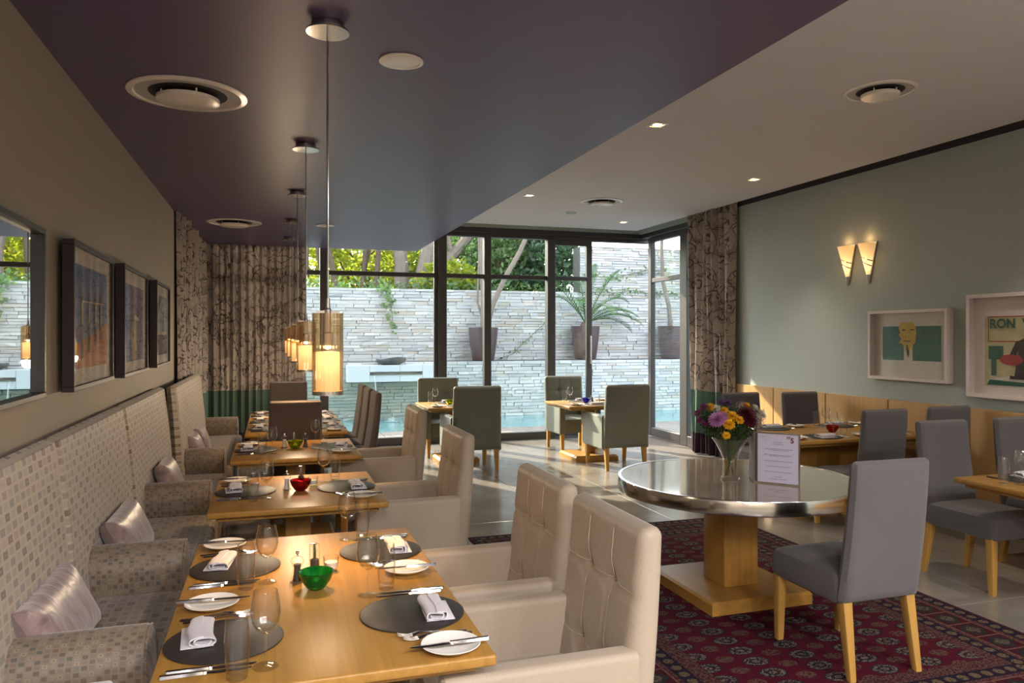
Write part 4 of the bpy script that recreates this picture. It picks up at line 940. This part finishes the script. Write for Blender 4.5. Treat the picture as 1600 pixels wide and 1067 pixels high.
# ---- wall lamps
M['sconce'] = emit('sconce_glass', (1, .60, .25), 1.0)
_m = Mat.__new__(Mat); _m.m = M['sconce']; _m.nt = M['sconce'].node_tree; _m.b = _m.nt.nodes['Principled BSDF']
_z = _m.xyz()[2]; _dz = (_z-.20).abs(); _m.link((_dz*_dz*190+1.0)._m('POWER', -1.0)*.6+.13, _m.b.inputs['Emission Strength'])
for y, lb in ((6.45, 'cone shaped glass wall lamp, the one nearer the curtain'), (6.16, 'cone shaped glass wall lamp, the one nearer the pictures')):
    t = tag(link('wall_lamp', None, None, (XR, y, 2.13), R(90)), lb, 'lamp', 'pair of cone wall lamps')
    def cone(z): return .018+(.105-.018)*(z-.10)/(.42-.10)
    def half(zs, off=0, m='sconce', nm='shade', tilt=0):
        vs, fs = [], []; n = 14
        for z in zs:
            for i in range(n+1):
                a = P*i/n; zz = z+tilt*math.cos(a); r = cone(zz)+off; vs.append((r*math.cos(a), .02+r*.85*math.sin(a), zz))
        for j in range(len(zs)-1):
            for i in range(n): k = j*(n+1)+i; fs.append((k, k+1, k+n+2, k+n+1))
        return MB().add(vs, fs)
    sh_ = put('shade', half([.10, .18, .26, .34, .42]), 'sconce', t)
    for z in (.215, .265): put('band', half([z, z+.012], .003, tilt=.03), 'dull', sh_)
    put('tip', MB().lathe([(0, 0), (.004, .01), (.021, .105), (0, .105)], 18, 0, .022), 'dull', t)
    put('back_plate', MB().poly([(-.012, .02), (.012, .02), (.108, .43), (-.108, .43)], .018, Matrix.Identity(4)), 'dull', t, False)
    lamp('POINT', 'wall_lamp_light', (XR-.06, y, 2.60), .16, (1, .60, .25), .03)
    lamp('POINT', 'wall_lamp_light', (XR-.20, y, 2.35), .22, (1, .62, .28), .05)

# ------------------------------------------------------------------ garden : deck, pool, stone walls, pots, trees
gb = struct('ground', MB().box(-14, 24, YF+.11, 15.6, -1.3, -1.25), 'soil')
dk = link('deck', None); dk['kind'] = 'structure'; dk['label'] = 'grey timber deck outside the glass doors'
for i in range(76):
    x = -1.0+i*.145
    x2 = x+.139
    ya = YF+.105 if x < 5.95 else 6.8
    put('board', MB().rbox(x, x2, ya, 12.85, -.045, -.012+.001*(i % 3), .004, 1), 'deck', dk, False)
put('fascia', MB().box(-1.0, 10.1, 12.851, 12.875, -.20, -.02), 'deck', dk, False)
pw = link('pool', None); pw['kind'] = 'structure'; pw['label'] = 'turquoise swimming pool below the stone wall'
put('pool_lining', MB().box(-6, 14, 12.88, 15.5, -1.2, -1.15).box(-6, 14, 12.876, 12.90, -1.15, -.12).box(-6, 14, 15.46, 15.498, -1.15, -.10), 'pool', pw, False)
put('water', MB().box(-6, 14, 12.901, 15.459, -1.149, -.10), 'water', pw, False)
st_me = []
for k in range(18):
    q = random.Random(k); mb = MB(); a, b_ = .5, .5
    vs = [(sx*a+q.uniform(-.03, .03), sy, sz*b_+q.uniform(-.06, .06)) for sy in (0, -1) for sz in (-1, 1) for sx in (-1, 1)]
    vs = [(x, (y if y == 0 else -1+q.uniform(0, .55)), z) for x, y, z in vs]
    mb.add(vs, [(4, 5, 7, 6), (0, 4, 6, 2), (5, 1, 3, 7), (6, 7, 3, 2), (0, 1, 5, 4)]); st_me.append((mb, mb.mesh('stone', 'stone', False), mb.mesh('stone', 'wet_stone', False)))
def stones(wall, x0, x1, z0, z1, yf, hr, lr, seed, vis, wetbox=None, depth=.055):
    q = random.Random(seed); z = z0; todo = []
    while z < z1-.01:
        h_ = min(q.uniform(*hr), z1-z)
        if z1-z-h_ < .02: h_ = z1-z
        x = x0-q.uniform(0, .3)
        while x < x1:
            l = q.uniform(*lr); a, b_ = max(x, x0), min(x+l, x1)
            if b_-a > .03: todo.append(((a+b_)/2, z+h_/2, b_-a, h_, q.uniform(.25, 1.0)*depth, q.randrange(18)))
            x += l
        z += h_
    seen = [s for s in todo if vis[0] < s[0] < vis[1]]
    rest = [s for s in todo if not vis[0] < s[0] < vis[1]]
    seen.sort(key=lambda s: -s[2]*s[3]); one, rest = seen[:290], rest+seen[290:]
    iswet = lambda s: wetbox and wetbox[0] < s[0] < wetbox[1] and s[1] < wetbox[2]
    for cx, cz, l, h_, d, k in one:
        o = link('stone', st_me[k][2 if iswet((cx, cz)) else 1], wall, (cx, yf, cz)); o.scale = (l-.009, d, h_-.008)
    for wet in (False, True):
        mb = MB()
        for cx, cz, l, h_, d, k in rest:
            if bool(iswet((cx, cz))) == wet: mb.add([(cx+x*(l-.009), yf+y*d, cz+zz*(h_-.008)) for x, y, zz in st_me[k][0].v], st_me[k][0].f)
        if mb.v: o = put('small_stones', mb, 'wet_stone' if wet else 'stone', wall, False); o['kind'] = 'stuff'
wa = struct('wall_garden_1', MB().box(-6, 14, 15.5, 16.45, -1.2, 1.07), 'mortar', label='low stone faced ledge wall above the pool')
stones(wa, -4, 13, -.10, 1.08, 15.5, (.055, .085), (.16, .46), 11, (.7, 8.2), (.4, 3.75, .72))
wb = struct('wall_garden_2', MB().box(-6, 14, 16.36, 16.75, 1.07, 2.63), 'mortar', label='pale stacked stone wall behind the potted plants')
stones(wb, -4, 13, 1.07, 2.64, 16.36, (.055, .085), (.18, .52), 12, (.7, 9.8))
wc = struct('wall_garden_3', MB().box(6.87, 15, 16.34, 16.75, 2.63, 3.70), 'mortar', label='higher stone wall at the right under the sky')
stones(wc, 6.87, 14, 2.64, 3.72, 16.34, (.055, .085), (.18, .52), 13, (6.8, 11.2))
gs = struct('ground.001', MB().box(-16, 6.86, 16.76, 34, 2.3, 2.55).box(6.86, 26, 16.76, 34, 2.3, 2.54), 'soil')
# spout box and its water
sb = tag(link('water_spout', None, None, (2.36, 15.28, .70)), 'white box shaped water spout projecting from the garden wall', 'fountain')
for a, b_ in ((-.935, -.50), (-.495, .10), (.105, .56), (.565, .935)):
    mb = MB()
    if a in (-.495,): mb.box(a, b_, -.14, .16, .20, .33).box(a, b_, -.14, .16, .0, .135).box(a, b_, .0, .16, .135, .20)
    elif a == .105: mb.box(a, b_, -.14, .16, .20, .33).box(a, b_, -.14, .16, .0, .135).box(a, b_, .0, .16, .135, .20)
    else: mb.box(a, b_, -.14, .16, 0, .33)
    put('panel', mb, 'spout', sb, False)
put('lip', MB().box(-.49, .56, -.155, -.0, .1355, .143), 'dull', sb, False)
stw = MB(); stw.tube([(-.42, -.165, .13), (-.40, -.20, .0), (-.385, -.22, -.25), (-.38, -.23, -.775)], [.018, .014, .011, .018], 8)
put('water_stream', stw, 'stream', sb)
spl = MB(); q = random.Random(5)
for i in range(60):
    a = q.uniform(0, 6.3); r = q.uniform(0, .16); h_ = q.uniform(.03, .20)*(1-r/.2)
    spl.tube([(-.10+r*math.cos(a)*.6, -.28+r*math.sin(a)*.4, -.79), (-.10+r*math.cos(a), -.28+r*math.sin(a)*.6, -.79+h_)], [.006, .002], 4)
put('splash', spl, 'stream', sb)
rk = MB(); rk.lathe([(0, 0), (.16, .0), (.27, .05), (.30, .10), (.28, .135), (.22, .12), (.12, .10), (0, .10)], 24)
rk.v = [(x*(1+.06*math.sin(3*y*9+x*5)), y*.55, z*(1+.18*math.sin(x*9))) for x, y, z in rk.v]
tag(put('rock_bowl', rk, 'rock', None, loc=(2.30, 15.30, 1.031)), 'dark hollowed rock on top of the white water spout', 'rock')
# pots
def pot(label, x, y, r, h_):
    t = tag(link('planter', None, None, (x, y, 1.081)), label, 'pot', 'tall plum planters on the ledge')
    put('body', MB().lathe([(0, 0), (r*.70, 0), (r*.74, .02), (r*.90, h_*.5), (r, h_-.02), (r, h_), (r*.92, h_), (r*.90, h_-.06)], 40), 'pot', t)
    put('soil', MB().lathe([(0, h_-.05), (r*.90, h_-.06)], 24), 'soil', t)
pot('tall plum planter left on the ledge, holding pale tree stems', 4.43, 15.98, .325, .72)
pot('tall plum planter with the arching cycad palm', 6.86, 15.98, .325, .76)
pot('tall plum planter seen through the corner door, with a slim tree', 9.05, 15.98, .30, .77)
def limb(mb, pts, r0, r1, n=8):
    k = len(pts); mb.tube(pts, [r0+(r1-r0)*i/(k-1) for i in range(k)], n)
def foliage(n, c, rad, seed, s=.10, mat='leaf_mid', shell=.35):
    s *= 1.55
    q = random.Random(seed); mb = MB()
    for i in range(n):
        d = Vector((q.gauss(0, 1), q.gauss(0, 1), q.gauss(0, 1))).normalized(); k = shell+(1-shell)*q.random()**.5
        k *= 1+.18*math.sin(d.x*5+seed)*math.sin(d.z*6+seed*2)
        p = Vector((c[0]+d.x*rad[0]*k, c[1]+d.y*rad[1]*k, c[2]+d.z*rad[2]*k))
        a = Vector((q.gauss(0, 1), q.gauss(0, 1), q.gauss(-.3, .7))).normalized(); b_ = a.orthogonal().normalized(); b_.rotate(Matrix.Rotation(q.uniform(0, 3), 3, a)); l = s*q.uniform(.6, 1.3)
        nn = a.cross(b_)
        mb.add([p, p+a*l*.5+b_*l*.26+nn*l*.06, p+a*l, p+a*l*.5-b_*l*.26+nn*l*.06], [(0, 1, 2, 3)])
    return mb.mesh('foliage', mat, False, recalc=False)
# plants in the pots (top-level : they stand in the planters)
t = tag(link('potted_tree', None, None, (4.43, 15.98, 1.75)), 'pale stemmed tree forking out of the left planter', 'tree')
mb = MB(); limb(mb, [(-.02, 0, 0), (.0, 0, .7), (-.05, .05, 1.5), (-.03, 0, 2.6)], .055, .04)
put('stem', mb, 'bark_pale', t)
mb = MB(); limb(mb, [(.06, 0, 0), (.22, .02, .55), (.5, .0, 1.15), (.85, 0, 1.75), (1.05, .0, 2.2)], .065, .05); limb(mb, [(.98, 0, 2.05), (1.35, 0, 2.35)], .04, .03)
put('stem', mb, 'bark_pale', t)
mb = MB(); limb(mb, [(.04, .02, .1), (-.12, .05, .6), (-.08, .05, 1.6), (-.12, .0, 2.6)], .03, .02); put('stem', mb, 'bark_pale', t)
def frond(L, az, lift, droop, seed):
    q = random.Random(seed); pts = []; mb = MB(); n = 30
    for i in range(n+1):
        u = i/n; r = L*u; z = lift*L*(u*1.3-droop*u*u*1.3)
        pts.append(Vector((r*math.cos(az)*(1-.15*u), r*math.sin(az)*(1-.15*u), z)))
    mb.tube(pts, [.012-.009*i/n for i in range(n+1)], 5); side = Vector((-math.sin(az), math.cos(az), 0))
    for i in range(4, n):
        u = i/n; ll = L*.125*math.sin(min(1, u*1.05)*P)**.5+.03; tg = (pts[i+1]-pts[i-1]).normalized()
        for s_ in (-1, 1):
            for k in range(1):
                p = pts[i]; e = p+(side*s_*.85+tg*.45+Vector((0, 0, .25))).normalized()*ll*q.uniform(.85, 1.1); wv = tg*.011
                mb.add([p-wv, p+wv, (p+e)/2+wv*1.2, e, (p+e)/2-wv*1.2], [(0, 1, 2, 3, 4)])
    return mb.mesh('frond', 'leaf_palm', False, recalc=False)
t = tag(link('cycad_palm', None, None, (6.86, 15.98, 1.80)), 'green cycad palm with arching fronds in the middle planter', 'plant')
put('trunk', MB().lathe([(0, -.05), (.11, -.05), (.13, .04), (.09, .12), (0, .14)], 16), 'bark', t)
for i, (L, az, lf, dr_) in enumerate([(1.15, 0, .75, .95), (1.35, -10, .42, 1.1), (1.25, 8, .32, 1.35), (1.2, -35, .55, .9), (1.1, 6, .95, .7), (1.2, 178, 1.25, .55), (1.15, 200, .95, .75), (1.1, 176, 1.5, .4), (.9, -100, 1.5, .4), (1.1, -80, .8, .9), (1.15, -120, .9, .8), (.9, -55, 1.5, .45), (1.2, 240, 1.1, .6)]):
    link('frond', frond(L*1.22, R(az), lf, dr_, i), t, (0, 0, .10))
t = tag(link('potted_tree', None, None, (9.05, 15.98, 1.80)), 'slim bare tree in the planter by the corner door', 'tree')
mb = MB(); limb(mb, [(0, 0, 0), (-.04, 0, .5), (-.2, 0, 1.1), (-.24, 0, 1.9), (-.2, 0, 2.7)], .06, .035); put('trunk', mb, 'bark_pale', t)
t = tag(link('slim_tree', None, None, (10.5, 15.95, 1.081)), 'slender leaning tree seen past the right door beside the curtain', 'tree')
mb = MB(); limb(mb, [(-.25, 0, 0), (-.1, 0, .8), (.0, 0, 1.6), (.35, 0, 2.6)], .05, .03); put('trunk', mb, 'bark_pale', t)
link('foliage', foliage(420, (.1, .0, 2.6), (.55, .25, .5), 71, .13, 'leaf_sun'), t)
# creepers on the walls
def creeper(label, pts, n, seed, yv, s=.08):
    q = random.Random(seed); t = tag(link('creeper', None, None, (0, 0, 0)), label, 'plant', 'creepers on the stone walls')
    put('vine', MB().tube([(x, yv, z) for x, z in pts], .007, 5), 'bark', t); mb = MB()
    for i in range(n):
        k = q.randrange(len(pts)-1); u = q.random(); x = pts[k][0]+(pts[k+1][0]-pts[k][0])*u+q.gauss(0, .05); z = pts[k][1]+(pts[k+1][1]-pts[k][1])*u+q.gauss(0, .045)
        p = Vector((x, yv-.01-q.random()*.05, z)); a = Vector((q.gauss(0, 1), -.3, q.gauss(-.4, 1))).normalized(); b_ = a.cross(Vector((0, 1, 0))).normalized(); l = s*q.uniform(.6, 1.3)
        mb.add([p, p+a*l*.5+b_*l*.35, p+a*l, p+a*l*.5-b_*l*.35], [(0, 1, 2, 3)])
    o = link('leaves', mb.mesh('leaves', 'leaf_mid', False, recalc=False), t); o['kind'] = 'stuff'
creeper('ivy trail hanging down the stone wall above the rock bowl', [(2.25, 2.72), (2.32, 2.60), (2.42, 2.40), (2.46, 2.20), (2.48, 1.98), (2.49, 1.75)], 70, 1, 16.27, .11)
creeper('thin creeper running across the upper right stone wall', [(6.9, 3.05), (7.3, 3.0), (7.7, 2.98), (8.1, 3.08), (8.6, 3.2), (9.2, 3.15)], 70, 2, 16.25)
creeper('lower creeper on the right stone wall behind the palm', [(7.2, 2.75), (7.7, 2.62), (8.2, 2.70), (8.8, 2.60), (9.4, 2.66), (10.3, 2.6)], 80, 3, 16.25)
creeper('dry creeper low on the stone wall right of the left planter', [(4.85, 1.1), (5.2, 1.2), (5.45, 1.45), (5.8, 1.75), (6.1, 2.0)], 26, 4, 16.28, .06)
# trees and bushes on the bank beyond the wall
def tree(label, x, y, limbs, crowns, seed, bark='bark'):
    t = tag(link('garden_tree', None, None, (x, y, 2.54)), label, 'tree', 'trees beyond the garden wall')
    for pts, r0, r1 in limbs: mb = MB(); limb(mb, pts, r0, r1, 9); put('trunk', mb, bark, t)
    for k, (n, c, rad, s_, m_) in enumerate(crowns): link('foliage', foliage(n, c, rad, seed*10+k, s_, m_), t)
q = random.Random(77); ug = MB()
for i in range(1500):
    p = Vector((q.uniform(-1.5, 6.8), 16.92+q.random()**1.5*.9, 2.55+q.random()**2*.32)); a = Vector((q.gauss(0, 1), q.gauss(-.3, 1), q.gauss(.4, .7))).normalized(); b_ = a.orthogonal().normalized(); l = .12*q.uniform(.6, 1.4)
    ug.add([p, p+a*l*.5+b_*l*.3, p+a*l, p+a*l*.5-b_*l*.3], [(0, 1, 2, 3)])
us = link('undergrowth', ug.mesh('undergrowth', 'leaf_mid', False, recalc=False)); tag(us, 'low leafy undergrowth along the top of the stone wall', 'plants'); us['kind'] = 'stuff'
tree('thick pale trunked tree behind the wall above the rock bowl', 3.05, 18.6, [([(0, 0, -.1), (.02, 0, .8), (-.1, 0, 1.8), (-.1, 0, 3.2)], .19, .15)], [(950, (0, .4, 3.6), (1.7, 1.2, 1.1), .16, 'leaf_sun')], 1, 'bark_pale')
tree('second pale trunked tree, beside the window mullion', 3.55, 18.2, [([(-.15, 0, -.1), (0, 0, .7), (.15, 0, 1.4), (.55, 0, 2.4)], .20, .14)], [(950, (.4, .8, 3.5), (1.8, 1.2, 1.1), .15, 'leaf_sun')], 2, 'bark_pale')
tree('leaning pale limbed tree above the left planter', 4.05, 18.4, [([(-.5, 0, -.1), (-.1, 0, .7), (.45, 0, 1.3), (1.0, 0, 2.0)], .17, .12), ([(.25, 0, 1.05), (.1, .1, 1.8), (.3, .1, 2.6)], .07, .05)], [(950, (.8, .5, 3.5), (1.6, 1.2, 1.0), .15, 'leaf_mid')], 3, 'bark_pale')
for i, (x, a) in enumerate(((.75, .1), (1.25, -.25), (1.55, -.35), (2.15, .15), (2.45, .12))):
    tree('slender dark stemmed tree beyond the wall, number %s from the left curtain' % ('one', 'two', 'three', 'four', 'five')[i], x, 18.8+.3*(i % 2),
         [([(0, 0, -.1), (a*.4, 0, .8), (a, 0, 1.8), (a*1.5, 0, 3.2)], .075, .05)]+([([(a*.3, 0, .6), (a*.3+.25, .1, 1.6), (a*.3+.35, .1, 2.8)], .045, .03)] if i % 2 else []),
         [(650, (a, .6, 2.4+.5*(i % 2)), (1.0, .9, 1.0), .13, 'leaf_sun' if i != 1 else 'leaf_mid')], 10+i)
def bush(label, x, y, rad, n, m_, seed, s_=.13, zc=None):
    t = tag(link('bush', None, None, (x, y, 2.54)), label, 'bush', 'bushes beyond the garden wall')
    mb = MB(); q = random.Random(seed)
    for k in range(4): limb(mb, [(0, 0, -.05), (q.uniform(-.3, .3)*rad[0], 0, rad[2]*.6), (q.uniform(-.7, .7)*rad[0], q.uniform(-.4, .4), rad[2]*1.3)], .04, .02, 6)
    put('stem', mb, 'bark', t); link('foliage', foliage(n, (0, 0, rad[2]*.95), rad, seed, s_, m_), t)
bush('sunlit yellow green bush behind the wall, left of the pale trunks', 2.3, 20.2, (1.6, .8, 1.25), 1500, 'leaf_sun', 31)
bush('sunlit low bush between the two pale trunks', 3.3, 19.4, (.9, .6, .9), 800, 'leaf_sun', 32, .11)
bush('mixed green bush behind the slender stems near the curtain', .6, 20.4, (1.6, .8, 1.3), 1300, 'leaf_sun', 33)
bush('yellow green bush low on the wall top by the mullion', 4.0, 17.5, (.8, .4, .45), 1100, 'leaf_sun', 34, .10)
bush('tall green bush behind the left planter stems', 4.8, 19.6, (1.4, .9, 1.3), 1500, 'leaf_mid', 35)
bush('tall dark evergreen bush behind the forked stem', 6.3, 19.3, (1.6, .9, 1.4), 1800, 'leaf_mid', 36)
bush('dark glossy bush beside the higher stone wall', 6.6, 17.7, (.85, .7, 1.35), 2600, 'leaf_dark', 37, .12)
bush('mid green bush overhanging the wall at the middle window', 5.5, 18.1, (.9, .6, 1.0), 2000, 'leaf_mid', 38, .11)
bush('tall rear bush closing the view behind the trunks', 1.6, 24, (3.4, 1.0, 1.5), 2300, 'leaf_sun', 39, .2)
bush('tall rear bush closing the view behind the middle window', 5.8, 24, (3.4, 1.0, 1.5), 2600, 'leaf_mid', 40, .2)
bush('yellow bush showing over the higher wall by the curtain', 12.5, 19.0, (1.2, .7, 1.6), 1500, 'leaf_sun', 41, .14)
bush('tall rear bush at the far left behind the curtain edge', -2.2, 23.0, (3.0, 1.0, 1.5), 1800, 'leaf_mid', 42, .2)
